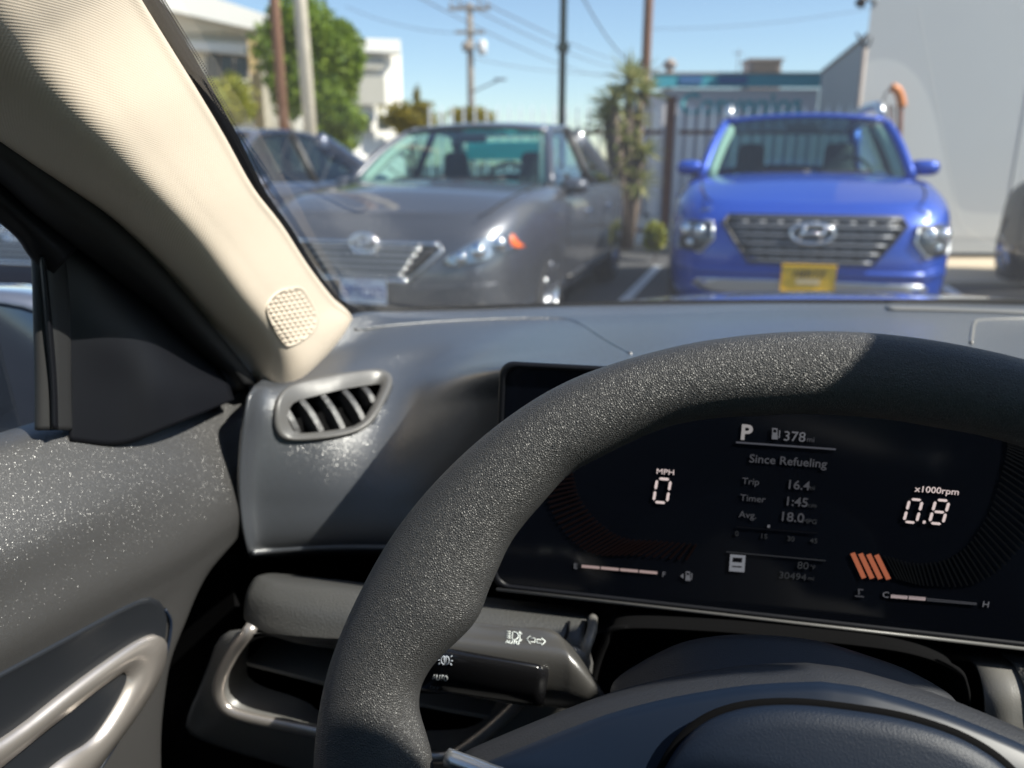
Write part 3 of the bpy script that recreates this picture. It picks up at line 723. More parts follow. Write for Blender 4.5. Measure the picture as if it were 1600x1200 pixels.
            # side glass: from belt to roof edge
            ys = [y1 + .1 + (y4 - .1 - y1 - .1) * k / 20 for k in range(21)]; SG = []
            for k, y in enumerate(ys):
                zb_ = smooth_tab(y / p['L'], p['ztop']) - .015
                if y < ws(1, 1).y: t = max(0, (y - ws(1, 0).y) / (ws(1, 1).y - ws(1, 0).y)); top = ws(1, t)
                elif y > rw_(1, 1).y: t = max(0, (rw_(1, 0).y - y) / (rw_(1, 0).y - rw_(1, 1).y)); top = rw_(1, min(1, t))
                else: t = (y - ws(1, 1).y) / (rw_(1, 1).y - ws(1, 1).y); top = RG[min(12, int(t * 12))][16]
                zt_2 = max(zb_ + .01, top.z); xb_ = p['W'] * .93 * 1.0 - .02
                if y < 1.4: xb_ = min(xb_, a + .04)
                SG.append([Vector((sd * (xb_ + (top.x - xb_) * q), y, zb_ + (zt_2 - zb_) * q)) for q in (0, .33, .66, 1)])
            mk('side_glass', *grid_vf(SG), s.glass, s.root)
            k = p.get('yb', (y1 + y4) / 2 + .1); j = min(20, max(0, int((k - ys[0]) / (ys[-1] - ys[0]) * 20)))
            tube('middle_pillar', [q + Vector((sd * .006, 0, 0)) for q in SG[j]], .035, M['black_trim'], s.root, n=8)
            tube('belt_trim', [r0_[0] + Vector((sd * .012, 0, .004)) for r0_ in SG], .012, M['chrome'] if p.get('chrome') else M['black_trim'], s.root, n=6)
        # interior
        box('cabin_floor', (0, (y1 + y4) / 2, .48), (1.4, y4 - y1 - .1, .1), M['seat_dark'], s.root)
        for sd in (-1, 1): box('door_liner', (sd * (p['W'] * .93 - .05), (y1 + y4) / 2, .70), (.03, y4 - y1 - .25, .5), M['seat_dark'], s.root)
        box('dash_top', (0, y1 + .28, z1 - .06), (1.35, .55, .1), M['black_trim'], s.root, bevel=.03)
        for sd in (-1, 1):
            ys_ = y1 + 1.15; v = loops_vf([resample([(sd * .36 + dx * w1, ys_ + yy, zz_) for dx in (-1, 1) for dx in ((-1,), (1,))[0:1]] or [], 4)] if False else [[(sd * .36 + w1 * c_, ys_ + yy + .06 * s_, zz_) for c_, s_ in ((-1, -1), (1, -1), (1, 1), (-1, 1))] for w1, yy, zz_ in ((.24, 0, .55), (.25, .05, .8), (.24, .12, 1.02), (.20, .15, zr - .40), (.12, .16, zr - .38), (.13, .17, zr - .25), (.12, .18, zr - .17))], True, True)
            mk('front_seat', *v, M['seat_dark'], s.root, smooth=True, sub=1)
        box('rear_bench', (0, y1 + 2.05, .8), (1.25, .16, .42), M['seat_dark'], s.root, bevel=.04)
        tube('steering_wheel', [(.36 + .18 * math.cos(q * math.pi / 12), y1 + .55 + .05 * math.sin(q * math.pi / 12), z1 - .02 + .17 * math.sin(q * math.pi / 12)) for q in range(24)], .015, M['black_trim'], s.root, closed=True)
        q = ws(0, .82); box('inner_mirror', (0, q.y + .12, q.z - .02), (.24, .04, .07), M['black_trim'], s.root, bevel=.015)
        s.ws = ws; s.z1 = z1
        # wipers and cowl
        G3 = [[ws(-1 + 2 * j / 16, 0) + Vector((0, -.09 + .1 * i, -.02 + .012 * i)) for j in range(17)] for i in range(2)]
        mk('cowl', *grid_vf(G3), M['black_trim'], s.root, solid=.008)
        for x0, x1 in ((-.5, .05), (.1, .62)):
            tube('wiper', [ws(x0 + (x1 - x0) * k / 6, .04 + .02 * k / 6) + Vector((0, -.02, .012)) for k in range(7)], .01, M['black_trim'], s.root, n=6)
    def mirrors(s, y, z, m=None, k_=1.0):
        for sd in (-1, 1):
            c = Vector((sd * (s.p['W'] + s.p.get('mx', .0)), y, z)); loops = []
            for k, (yy, sc_) in enumerate(((-.11, .3), (-.09, .75), (-.03, 1), (.05, 1.02), (.075, .98))):
                loops.append([c + Vector((.10 * sc_ * math.copysign(abs(math.cos(q)) ** .7, math.cos(q)), yy * .7, .055 * sc_ * math.copysign(abs(math.sin(q)) ** .7, math.sin(q)))) for q in [2 * math.pi * (j + .5) / 24 for j in range(24)]])
            o = mk('door_mirror', *loops_vf(loops, True, True), m or s.paint, s.root)
            recalc(o)
            box('mirror_lens', (0, 0, 0), (.17, .006, .085), M['mirror'], o).location = c + Vector((0, .055, 0))
            tube('mirror_foot', [c + Vector((-sd * .05, 0, -.05)), c + Vector((-sd * .14, .02, -.10))], .03, M['black_trim'], o, n=8)
    def handles(s, ys, z):
        for sd in (-1, 1):
            for y in ys:
                tube('door_handle', [(sd * (s.p['W'] + .012), y, z), (sd * (s.p['W'] + .035), y + .04, z), (sd * (s.p['W'] + .035), y + .15, z), (sd * (s.p['W'] + .012), y + .19, z)], .012, M['chrome'] if s.p.get('chrome') else s.paint, s.root, n=8)
    def plate(s, w_, h_, z, inset, faces, x=0, out=.03):
        y = s.y_front(x, z, out); o = box('license_plate', (x, y, z), (w_, .006, h_), faces, s.root, bevel=.002)
        tube('plate_frame', [(x + a * w_ / 2, y - .002, z + b * h_ / 2) for a, b in ((-1, -1), (1, -1), (1, 1), (-1, 1))], .006, inset, o, closed=True, n=6, smooth=False)
        return o, y - .005
def spotlamp(car, x, z, r, parent, out=.0):
    y = car.y_front(x, z, out)
    bm = bmesh.new(); bmesh.ops.create_uvsphere(bm, u_segments=16, v_segments=10, radius=r); me = bpy.data.meshes.new('lamp_bulb'); bm.to_mesh(me); bm.free(); me.shade_smooth(); me.materials.append(M['chrome'])
    o = link(bpy.data.objects.new('lamp_bulb', me), parent); o.location = (x, y, z); return o

def sedan_spec(): return dict(L=4.8, W=.93, zb=.22, n=6.6, crown=.055, y1=1.22, y2=1.98, y3=3.35, y4=4.15, yf=.98, yr=3.76, rw=.325, aw=.79, rf=.60, zr=1.43, rc=.055, chrome=1,
    ztop=[(0, .80), (.03, .845), (.10, .93), (.20, .985), (.28, 1.0), (.5, .985), (.8, 1.0), (.9, 1.03), (1, .95)],
    w=[(0, .93), (.1, .975), (.3, .99), (.6, 1.0), (.8, .99), (.92, .965), (1, .92)], f=[(0, .12), (.12, .03), (.3, 0), (.55, .0), (.75, .03), (.9, .08), (1, .20)], r=[(0, .15), (.2, .02), (.6, .0), (.85, .04), (1, .15)])
def build_sedan(root, paint, glassm, detail=True):
    c = Car(sedan_spec(), root, paint, glassm); c.body(); c.cabin(); c.wheels(); c.gaps(); c.mirrors(1.58, 1.0); c.handles((1.98, 2.95), .80)
    # grille with horizontal bars
    go = [(-.42, .70), (-.46, .665), (-.28, .50), (.28, .50), (.46, .665), (.42, .70)]
    gr = c.patch('grille', go, M['black_trim'], .006, rnd=1)
    for k in range(5):
        z = .675 - k * .037; hw_ = .225 + (z - .495) / .20 * .15
        c.strip('grille_bar', [(-hw_ + 2 * hw_ * j / 12, z) for j in range(13)], .011, M['satin_silver'], .012, parent=gr, flat=(1, .8, (0, 0, 1)))
    for sd in (-1, 1): c.strip('grille_edge', [(sd * .47, .70), (sd * .49, .675), (sd * .39, .58), (sd * .28, .49)], .010, M['satin_silver'], .008, parent=gr)
    c.strip('grille_edge', [(-.28 + .56 * j / 8, .49) for j in range(9)], .014, M['chrome'], .012, parent=gr)
    c.strip('grille_edge', [(-.47 + .94 * j / 12, .705) for j in range(13)], .010, M['chrome'], .010, parent=gr)
    em = tube('emblem', [(.085 * math.cos(q), c.y_front(0, .70, .03), .70 + .058 * math.sin(q)) for q in [2 * math.pi * j / 28 for j in range(28)]], .011, M['chrome'], root, closed=True, n=8)
    tube('emblem_ellipse', [(.03 * math.cos(q), c.y_front(0, .70, .032), .703 + .052 * math.sin(q)) for q in [2 * math.pi * j / 24 for j in range(24)]], .008, M['chrome'], em, closed=True, n=6)
    tube('emblem_ellipse', [(.06 * math.cos(q), c.y_front(0, .70, .032), .724 + .022 * math.sin(q)) for q in [2 * math.pi * j / 24 for j in range(24)]], .008, M['chrome'], em, closed=True, n=6)
    for sd in (-1, 1):
        hl = [(sd * .48, .605), (sd * .56, .665), (sd * .72, .755), (sd * .89, .785), (sd * .895, .71), (sd * .86, .645), (sd * .68, .60), (sd * .53, .575)]
        h = c.patch('headlight', hl, M['lamp_inside'], -.004, rnd=1)
        for x, z, r_ in ((.60, .632, .038), (.69, .670, .05), (.785, .705, .05)): spotlamp(c, sd * x, z, r_, h, -.002)
        c.patch('lens', hl, M['lens'], .014, parent=h, bulge=.02, rnd=1)
        c.patch('turn_signal', [(sd * .83, .78), (sd * .90, .79), (sd * .905, .69), (sd * .87, .66), (sd * .83, .69)], M['amber'], .018, parent=h, rnd=1)
        c.patch('fog_light', [(sd * .60, .36), (sd * .74, .37), (sd * .74, .30), (sd * .60, .30)], M['black_trim'], .004, rnd=1)
    c.patch('lower_intake', [(-.5, .34), (.5, .34), (.46, .25), (-.46, .25)], M['black_trim'], .004, rnd=1)
    c.strip('bumper_crease', [(-.84 + 1.68 * j / 24, .455 + .02 * math.cos(j / 24 * 6.28)) for j in range(25)], .006, paint, .0)
    return c
t = empty('grey_sedan', (-.88, 4.62, 0), R(-16.5)); tag(t, 'metallic grey sedan with a white license plate and turquoise sheet inside its rear window', 'car', 'cars parked nose out in the lot')
c = build_sedan(t, M['paint_grey'], M['car_glass'])
pl, py_ = c.plate(.305, .155, .425, M['chrome'], M['plate_white'])
text('plate_number', '5YTC373', .092, M['plate_blue'], pl, (0, py_ - .002, .385), (1, 0, 0), (0, 0, 1), .003, 'CENTER', sx=.78, bold=.002)
text('plate_state', 'California', .028, M['plate_blue'], pl, (0, py_ - .002, .474), (1, 0, 0), (0, 0, 1), .002, 'CENTER', shear=.3)
mk('turquoise_sheet', [(-.62, 3.52, 1.20), (.20, 3.52, 1.20), (.18, 3.42, 1.37), (-.56, 3.42, 1.37)], [(0, 1, 2, 3)], M['cyan'], t, smooth=False, solid=.006)  # flat turquoise sheet added just inside the rear glass
# second sedan to the left, dark blue
d = R(16.5); t2 = empty('dark_sedan', (-.88 - 2.72 * math.cos(d), 4.62 + 2.72 * math.sin(d) + .05, 0), R(-16.5)); tag(t2, 'dark blue sedan partly hidden behind the windshield pillar left of the grey sedan', 'car', 'cars parked nose out in the lot')
c = build_sedan(t2, M['paint_navy'], M['car_glass_dark'])

# ---- blue small SUV
def suv_spec(): return dict(L=4.04, W=.905, zb=.24, n=6.0, crown=.06, y1=.98, y2=1.52, y3=3.35, y4=3.80, yf=.80, yr=3.32, rw=.33, aw=.725, rf=.58, zr=1.50, rc=.045, rails=1, mx=-.085, bow=.12, cp=.09,
    ztop=[(0, .86), (.03, .90), (.08, .955), (.16, 1.01), (.26, 1.045), (.5, 1.05), (.8, 1.08), (.95, 1.09), (1, 1.05)],
    w=[(0, .93), (.1, .98), (.3, 1.0), (.6, 1.0), (.8, .985), (.92, .95), (1, .88)], f=[(0, .14), (.15, .04), (.3, .01), (.5, .0), (.75, .02), (.9, .06), (1, .16)], r=[(0, .12), (.2, .02), (.6, .0), (.85, .03), (1, .08)])
ba = math.atan2(1268 - 800, FPX * 1.0)
q = W(1268, 400, 4.78); ang = math.atan2(q.x, q.y)
t = empty('blue_suv', (q.x - .01, q.y, 0), -ang + R(5.5)); tag(t, 'bright blue compact crossover facing the windshield with a yellow plate and roof rails', 'car', 'cars parked nose out in the lot')
c = Car(suv_spec(), t, M['paint_blue'], M['car_glass']); c.body(); c.cabin(); c.wheels(); c.gaps(); c.mirrors(1.22, 1.13); c.handles((1.7, 2.6), .9)
go = [(-.50, .845), (-.53, .80), (-.46, .70), (-.36, .565), (.36, .565), (.46, .70), (.53, .80), (.50, .845)]
gr = c.patch('grille', go, M['black_trim'], .004, rnd=1)
rows = [.835 - k * .052 for k in range(6)]
for z in rows:
    hw_ = .50 if z > .78 else .345 + (z - .565) / .215 * .15
    c.strip('grille_bar', [(-hw_ + 2 * hw_ * j / 12, z) for j in range(13)], .009, M['grille_grey'], .010, parent=gr)
for i in range(5):
    z = rows[i] - .026; hw_ = (.49 if z > .78 else .345 + (z - .565) / .215 * .15)
    for k in range(-5, 6):
        x = k * .105
        if abs(x) < hw_ - .02: c.strip('grille_block', [(x - .036, z), (x, z - .004), (x + .036, z)], .009, M['grille_grey'], -.004, parent=gr)
c.strip('grille_surround', [(x, z) for x, z in go] + [go[0]], .012, M['black_trim'], .008, parent=gr)
em = tube('emblem', [(.125 * math.cos(q_), c.y_front(0, .755, .028), .745 + .06 * math.sin(q_)) for q_ in [2 * math.pi * j / 28 for j in range(28)]], .011, M['chrome'], t, closed=True, n=8)
ye = c.y_front(0, .755, .03)
tube('emblem_stroke', [(-.075, ye, .705), (-.045, ye, .79)], .010, M['chrome'], em); tube('emblem_stroke', [(.045, ye, .70), (.075, ye, .785)], .010, M['chrome'], em); tube('emblem_stroke', [(-.06, ye, .742), (0, ye, .752), (.06, ye, .742)], .010, M['chrome'], em)
for sd in (-1, 1):
    dl = [(sd * .60, .905), (sd * .83, .90), (sd * .845, .862), (sd * .80, .85), (sd * .62, .868)]
    h = c.patch('running_light', dl, M['lamp_inside'], .002, rnd=1); c.patch('lens', dl, M['lens'], .012, parent=h, rnd=1)
    hl = [(sd * .60, .80), (sd * .80, .81), (sd * .835, .76), (sd * .82, .62), (sd * .66, .61), (sd * .585, .70)]
    h = c.patch('headlight', hl, M['black_trim'], .004, rnd=0)
    for x, z, r_ in ((.67, .745, .045), (.76, .745, .045), (.73, .665, .03)): spotlamp(c, sd * x, z, r_, h, .0)
    c.strip('lamp_ring', [(x, z) for x, z in hl] + [hl[0]], .010, M['satin_silver'], .010, parent=h)
    c.patch('lens', hl, M['lens'], .02, parent=h, bulge=.02, rnd=1)
    c.patch('air_curtain', [(sd * .66, .53), (sd * .80, .55), (sd * .81, .49), (sd * .62, .47)], M['paint_blue'], .012, rnd=1)
c.patch('skid_plate', [(-.62, .455), (.62, .455), (.74, .42), (.60, .345), (-.60, .345), (-.74, .42)], M['satin_silver'], .012, rnd=1)
c.strip('bumper_lip', [(-.80 + 1.6 * j / 20, .505) for j in range(21)], .02, M['paint_blue'], -.004)
c.patch('lower_intake', [(-.50, .335), (.50, .335), (.46, .28), (-.46, .28)], M['black_trim'], .006, rnd=1)
pl, py_ = c.plate(.315, .155, .475, M['plate_yellow'], M['plate_yellow'], out=.035)
text('plate_word', 'HERTZ', .062, M['plate_ink'], pl, (0, py_ - .002, .482), (1, 0, 0), (0, 0, 1), .002, 'CENTER', shear=.25, bold=.002)
box('plate_band', (0, py_ - .001, .455), (.14, .003, .032), M['plate_tan'], pl)
# ---- dark SUV at the right edge
sp = suv_spec(); sp.update(L=4.5, W=.92, rw=.36, chrome=0)
t = empty('dark_suv', (6.08, 8.36, 0), R(163)); tag(t, 'dark grey crossover cut off by the right edge of the picture beside the grey wall', 'car')
c = Car(sp, t, M['paint_suv'], M['car_glass_dark']); c.body(); c.cabin(); c.wheels(); c.gaps(); c.mirrors(1.25, 1.12)
go = [(-.50, .83), (-.50, .60), (.50, .60), (.50, .83)]; gr = c.patch('grille', go, M['black_trim'], .004, rnd=1)
for k in range(4): c.strip('grille_bar', [(-.46 + .92 * j / 8, .80 - k * .05) for j in range(9)], .01, M['satin_silver'], .01, parent=gr)
for sd in (-1, 1):
    hl = [(sd * .58, .85), (sd * .83, .86), (sd * .84, .78), (sd * .60, .76)]; h = c.patch('headlight', hl, M['lamp_inside'], .002, rnd=1); c.patch('lens', hl, M['lens'], .014, parent=h, rnd=1)
# ================================================================== THE OWN CAR (cabin)
own = empty('car', (0, 0, 0), -YAW); tag(own, 'car seen from its driving seat: black dashboard, beige pillar trim, black leather steering wheel', 'car')
CX = .435                                         # centre line of the car, in its own frame
def mirx(p): return Vector((2 * CX - p[0], p[1], p[2]))
def part(name, g, m, parent=own, **k):
    uv = grid_uv(g); v, f = grid_vf(g); return mk(name, v, f, m, parent, uvs=uv, **k)
BASE = {}
def bvh_of(o):
    me = o.data; return BVHTree.FromPolygons([v.co.copy() for v in me.vertices], [tuple(p.vertices) for p in me.polygons])
def hit(b, u, v, lift=0, dflt=None):
    d = rayc(u, v).normalized(); r = b.ray_cast(CC, d)
    if r[0] is None:
        r = b.find_nearest(CC + d * (dflt or .5)); p = r[0]; n = r[1]
    else: p, n = r[0], r[1]
    if n.dot(d) > 0: n = -n
    return p + n * (lift + BASE.get(id(b), 0))

# ---- dashboard
def pr(l): return [PY(*q) for q in l]
E_ = [ # columns left to right, each from the windshield down to the lower edge
 [(500, 515, .69), (478, 505, .66), (442, 560, .61), (408, 596, .56), (392, 610, .524), (384, 640, .512), (376, 700, .507), (374, 780, .505), (386, 860, .512), (400, 872, .56)],
 [(570, 500, .735), (552, 494, .70), (500, 552, .64), (448, 592, .585), (425, 610, .555), (415, 640, .538), (405, 700, .528), (402, 780, .522), (412, 858, .525), (424, 870, .57)],
 [(640, 503, .80), (622, 489.5, .755), (575, 540, .68), (540, 575, .63), (518, 603, .595), (505, 640, .57), (495, 700, .552), (485, 780, .537), (490, 853, .535), (500, 866, .58)],
 [(760, 500, .86), (745, 485, .825), (715, 530, .73), (680, 570, .675), (655, 603, .635), (640, 645, .605), (622, 700, .575), (600, 780, .550), (600, 852, .545), (606, 866, .59)],
 [(890, 495, .92), (880, 480, .885), (860, 512, .78), (825, 548, .60), (775, 576, .497), (770, 625, .515), (765, 700, .535), (760, 780, .555), (760, 852, .55), (760, 866, .59)],
 [(1010, 490, .97), (1005, 476.5, .93), (1000, 508, .82), (985, 537, .62), (955, 581, .497), (945, 630, .515), (935, 700, .555), (935, 780, .555), (935, 852, .55), (935, 866, .59)],
 [(1250, 488, 1.01), (1250, 475, .975), (1250, 498, .86), (1250, 535, .64), (1250, 600, .50), (1250, 650, .52), (1250, 700, .555), (1250, 780, .555), (1250, 852, .55), (1250, 866, .59)],
 [(1640, 492, 1.02), (1640, 480, .99), (1640, 503, .87), (1640, 540, .66), (1640, 618, .50), (1640, 660, .53), (1640, 700, .555), (1640, 790, .55), (1640, 900, .55), (1640, 915, .59)]]
cols = [pr(c) for c in E_]
last = cols[-1]; cz = [.955, .975, .972, .968, .955, .93, .91, .88, .84, .83]
for x, dy in ((.70, .0), (.95, -.07), (1.19, -.24)):
    cols.append([Vector((x, q.y + dy, q.z * .5 + z * .5 if True else z)) for q, z in zip(last, cz)])
G = [[cols[j][i] for j in range(len(cols))] for i in range(10)]
gd = grid_interp(G, 110, 190)
dv, df = grid_vf(gd)
tmp_dash = BVHTree.FromPolygons(dv, df); BASE[id(tmp_dash)] = .0015
# openings cut for the corner vent
vent_out = [(425, 648), (427, 628), (440, 614), (462, 604), (520, 592), (575, 583), (597, 582), (611, 590), (614, 602), (600, 632), (580, 665), (555, 680), (505, 688), (455, 690), (435, 684), (426, 668)]
vent_in = [(452, 640), (460, 625), (490, 616), (530, 606), (592, 596), (598, 598), (580, 637), (562, 662), (530, 670), (485, 676), (462, 677), (455, 660)]
def inside(p, poly):
    x, y = p; c = False
    for i in range(len(poly)):
        (x0, y0), (x1, y1) = poly[i - 1], poly[i]
        if (y0 > y) != (y1 > y) and x < (x1 - x0) * (y - y0) / (y1 - y0) + x0: c = not c
    return c
def topx(p):
    d = p - CC; c, s = math.cos(YAW), math.sin(YAW); x = d.x * c + d.y * s; y = -d.x * s + d.y * c
    D = y * math.cos(PITCH) - d.z * math.sin(PITCH); U = y * math.sin(PITCH) + d.z * math.cos(PITCH); return 800 + FPX * x / D, 600 - FPX * U / D
vc = Vector((sum(a for a, b in vent_out) / len(vent_out), sum(b for a, b in vent_out) / len(vent_out)))
vmid = [((a * .93 + vc.x * .07), (b * .93 + vc.y * .07)) for a, b in vent_out]
keep = []
for q in df:
    c = sum((dv[i] for i in q), Vector()) / 4
    if c.x < -.05 and c.y < .66 and inside(topx(c), vmid): continue
    keep.append(q)
dash = mk('dashboard', dv, keep, M['grain_dash'], own, uvs=grid_uv(gd), solid=.003)
# moulded ledge line ahead of the driver, and the small centre tray
ln = [(552, 516), (620, 509), (740, 501), (860, 499), (897, 504), (920, 516), (950, 536), (985, 556)]
lp = [hit(tmp_dash, a, b, -.0008) for a, b in ln]
tube('defroster_ledge', catmull(lp, 60), .0021, M['grain_dash'], dash, n=8)
ty_ = [hit(tmp_dash, a, b, .0) for a, b in ((1517, 540), (1519, 522), (1522, 509), (1532, 503), (1600, 501), (1700, 503))]
tube('tray_edge', catmull(ty_, 40), .0018, M['trim_grey'], dash, n=8)
# defroster slot grille near the glass, right of the blue car
p = [hit(tmp_dash, a, b, .0008) for a, b in ((1385, 485), (1480, 487), (1600, 491), (1720, 495))]
tube('defroster_slot', catmull(p, 24), .0035, M['slat_grey'], dash, n=6, flat=(3.2, .5, (0, 0, 1)))
# bright lower lip of the left end
lp = [hit(tmp_dash, a, b, .0) for a, b in ((392, 861), (430, 857), (500, 853), (560, 852), (640, 853))]
tube('lower_lip', catmull(lp, 30), .0028, M['grain_dash'], dash, n=8)

# ---- corner vent
vent = bpy.data.objects.new('corner_vent', None); link(vent, own)
N = 72
def ploop(pts, lift, rnd=2): return [hit(tmp_dash, q.x, q.y, lift) for q in resample([(a, b, 0) for a, b in pts], N, rnd)]
L0 = ploop(vent_out, -.0015); L1 = ploop(vent_out, .0025)
sh = lambda k: [(a * (1 - k) + vc.x * k, b * (1 - k) + vc.y * k) for a, b in vent_out]
L2 = ploop(sh(.03), .0045); L3 = ploop(sh(.10), .0040); L4 = ploop(vent_in, -.004, 1)
vn = (ploop(sh(.5), .01)[0] - ploop(sh(.5), 0)[0]).normalized()
L5 = [p - vn * .03 for p in L4]
# align inner loops with the outer ones by nearest start
def align(A, B):
    k = min(range(N), key=lambda j: (B[j] - A[0]).length); return B[k:] + B[:k]
L4 = align(L3, L4); L5 = [p - vn * .03 for p in L4]
recalc(mk('frame', *loops_vf([L0, L1, L2, L3, L4]), M['vent_grey'], vent))
recalc(mk('duct', *loops_vf([L4, L5], False, True), M['matte_black'], vent))
slat_px = [((446, 628), (470, 676)), ((474, 618), (507, 672)), ((507, 610), (541, 667)), ((542, 604), (573, 652)), ((572, 599), (588, 624))]
for (a, b) in slat_px:
    A, B = hit(tmp_dash, *a, -.005), hit(tmp_dash, *b, -.005); dr = (B - A).normalized(); sd = dr.cross(vn).normalized()
    if sd.x < 0: sd = -sd
    q = []
    for t_ in (0, .35, .7, 1): q.append([A.lerp(B, t_) - vn * (.004 * math.sin(math.pi * t_) - .004) - sd * .000, ])
    lo = []
    for k in range(6):
        t_ = k / 5; c = A.lerp(B, t_) + vn * .003 * math.sin(math.pi * t_)
        lo.append([c + sd * .0012, c - sd * .0045 + vn * .0006, c - sd * .0075 - vn * .010, c - sd * .005 - vn * .013])
    recalc(mk('slat', *loops_vf(lo, True, True), M['grain'], vent, smooth=False, bevel=.0006))

box('hinge_cover', (-.425, .60, .72), (.13, .14, .50), M['matte_black'], own)
def run_up(rows, dz=.15):                          # carry a pillar piece on up to the roof
    out = []
    for k in (1, .5):
        out.append([a + (a - b) * (dz * k / max(.02, abs((a - b).z))) for a, b in zip(rows[0], rows[1])])
    d = sum(((a - b) for a, b in zip(rows[0], rows[1])), Vector()) / len(rows[0]); d = d * (dz / max(.02, abs(d.z)))
    return [[a + d * k for a in rows[0]] for k in (1, .5)] + rows
# ---- pillar trim (knitted cloth) with its speaker grille
xR = [-.262, -.280, -.285, -.289, -.293, -.298, -.302, -.306]
Rp = [(140, -130), (217, 0), (304, 140), (350, 217), (395, 297), (441, 357), (482, 420), (521, 471)]
Lp = [(-190, 40), (-60, 165), (52, 250), (105, 290), (175, 343), (252, 420), (320, 500), (372, 560)]
rows = []
for (r_, l_, x) in zip(Rp, Lp, xR):
    row = []
    back = PX(r_[0], r_[1], x); row.append(PX(r_[0] + 2, r_[1] - 2, x - .02 if False else x) + Vector((-.012, .012, .004)))
    for t in (0, .06, .2, .4, .6, .8, 1):
        u_, v_ = r_[0] + (l_[0] - r_[0]) * t, r_[1] + (l_[1] - r_[1]) * t
        xx = x + .004 * math.sin(math.pi * min(1, t / .7)) - .050 * max(0, (t - .55) / .45) ** 1.7
        row.append(PX(u_, v_, xx))
    e = row[-1]; row.append(e + Vector((-.02, .012, .0)))
    rows.append(row)
bot = [(548, 495, -.308), (545, 499, -.307), (532, 513, -.305), (506, 539, -.305), (470, 573, -.308), (436, 593, -.322), (400, 598, -.345)]
rb = [PX(*q) for q in bot]; rb = [rb[0] + Vector((-.012, .012, .004))] + rb + [rb[-1] + Vector((-.02, .012, 0))]
rows.append(rb)
rows.append([p + Vector((-.01, .012, -.02)) for p in rb])
rows = run_up(rows)
gp = grid_interp(rows, 180, 90)
pil = part('pillar_trim', gp, M['knit'], solid=.002)
pb = BVHTree.FromPolygons(*grid_vf(gp)); BASE[id(pb)] = .001
gsh = [(414, 486), (415, 475), (424, 462), (440, 452), (460, 449), (470, 450), (480, 466), (492, 488), (494, 505), (486, 520), (470, 532), (452, 540), (444, 539), (432, 522), (420, 500)]
gc = Vector((455, 495))
def gl(k, lift): return [hit(pb, gc.x + (q.x - gc.x) * k, gc.y + (q.y - gc.y) * k, lift) for q in resample([(a, b, 0) for a, b in gsh], 60, 2)]
sg = mk('speaker_grille', *loops_vf([gl(1.03, -.001), gl(1.03, .0009), gl(.98, .0009), gl(.96, .0003), gl(.5, .0003)], False, True), M['pillar_plastic'], pil); recalc(sg)
b = MB(); pr_ = [(gc.x + (a - gc.x) * .94, gc.y + (c_ - gc.y) * .94) for a, c_ in gsh]
for i in range(-9, 10):
    for j in range(-9, 10):
        u_ = gc.x + i * 8.2 + (j % 2) * 4.1 + j * .3; v_ = gc.y + j * 7.0 - i * 1.3
        if not inside((u_, v_), pr_): continue
        loops = []
        for (k, lift) in ((3.9, .0001), (3.2, .0008), (2.0, .0011)): loops.append([hit(pb, u_ + k * math.cos(q), v_ + k * .95 * math.sin(q), lift) for q in [2 * math.pi * m_ / 8 for m_ in range(8)]])
        b.add(loops_vf(loops, False, True))
o = b.build('grille_bumps', M['pillar_plastic'], pil); recalc(o); o['kind'] = 'stuff'

# ---- door seal and window frame beside the pillar
def strip_grid(A, B, xa, xb, bulge=.006, n=5, M_=40, ext=.01):
    rows = []
    for (a, b) in zip(A, B):
        row = []
        for k in range(n):
            t = k / (n - 1); u_, v_ = a[0] + (b[0] - a[0]) * t, a[1] + (b[1] - a[1]) * t
            row.append(PX(u_, v_, xa + (xb - xa) * t + bulge * math.sin(math.pi * t)))
        rows.append([row[0] + Vector((-ext, ext, 0))] + row + [row[-1] + Vector((-ext, ext, 0))])
    return grid_interp(run_up(rows) if A[0][0] < -100 else rows, M_, 24)
A1 = [(-180, 50), (-60, 168), (0, 212), (52, 249), (105, 289), (175, 342), (252, 419), (320, 499), (372, 561), (402, 600)]
B1 = [(-180, 120), (-60, 238), (0, 282), (52, 330), (103, 370), (160, 414), (240, 482), (300, 545), (345, 590), (362, 612)]
part('door_seal', strip_grid(A1, B1, -.340, -.366, .010), M['rubber'], solid=.002)
A2 = [(-180, 118), (-60, 236), (0, 280), (52, 328), (103, 368), (122, 384)]
B2_ = [(-180, 190), (-60, 300), (0, 345), (30, 372), (48, 398), (78, 432)]
wf = part('window_frame', strip_grid(A2, B2_, -.370, -.378, .006), M['satin_black'], solid=.002)
A3 = [(98, 385), (104, 440), (108, 520), (108, 600), (110, 672)]
B3 = [(52, 395), (54, 440), (56, 520), (58, 600), (58, 672)]
part('window_channel', strip_grid(A3, B3, -.377, -.381, .004, ext=.006), M['rubber'], wf, solid=.002)
A4 = [(70, 400), (74, 440), (82, 520), (88, 600), (90, 670)]; B4 = [(62, 400), (66, 440), (72, 520), (78, 600), (80, 670)]
part('channel_lip', strip_grid(A4, B4, -.374, -.375, .003, ext=.004), M['satin_black'], wf, solid=.001)
# ---- sail panel
sail = [[(103, 368), (150, 378), (200, 402), (238, 430)], [(98, 440), (160, 450), (225, 468), (275, 480)], [(104, 520), (175, 530), (245, 535), (315, 545)], [(108, 600), (185, 605), (260, 600), (352, 592)], [(108, 690), (190, 695), (270, 665), (365, 625)]]
xs = [[-.378, -.374, -.372, -.370], [-.378, -.370, -.366, -.366], [-.378, -.366, -.358, -.360], [-.378, -.366, -.352, -.352], [-.378, -.366, -.350, -.346]]
part('mirror_sail_panel', grid_interp([[PX(a, b, x) for (a, b), x in zip(r1, r2)] for r1, r2 in zip(sail, xs)], 40, 40), M['smooth_dark'] if False else M['satin_black'], solid=.002)
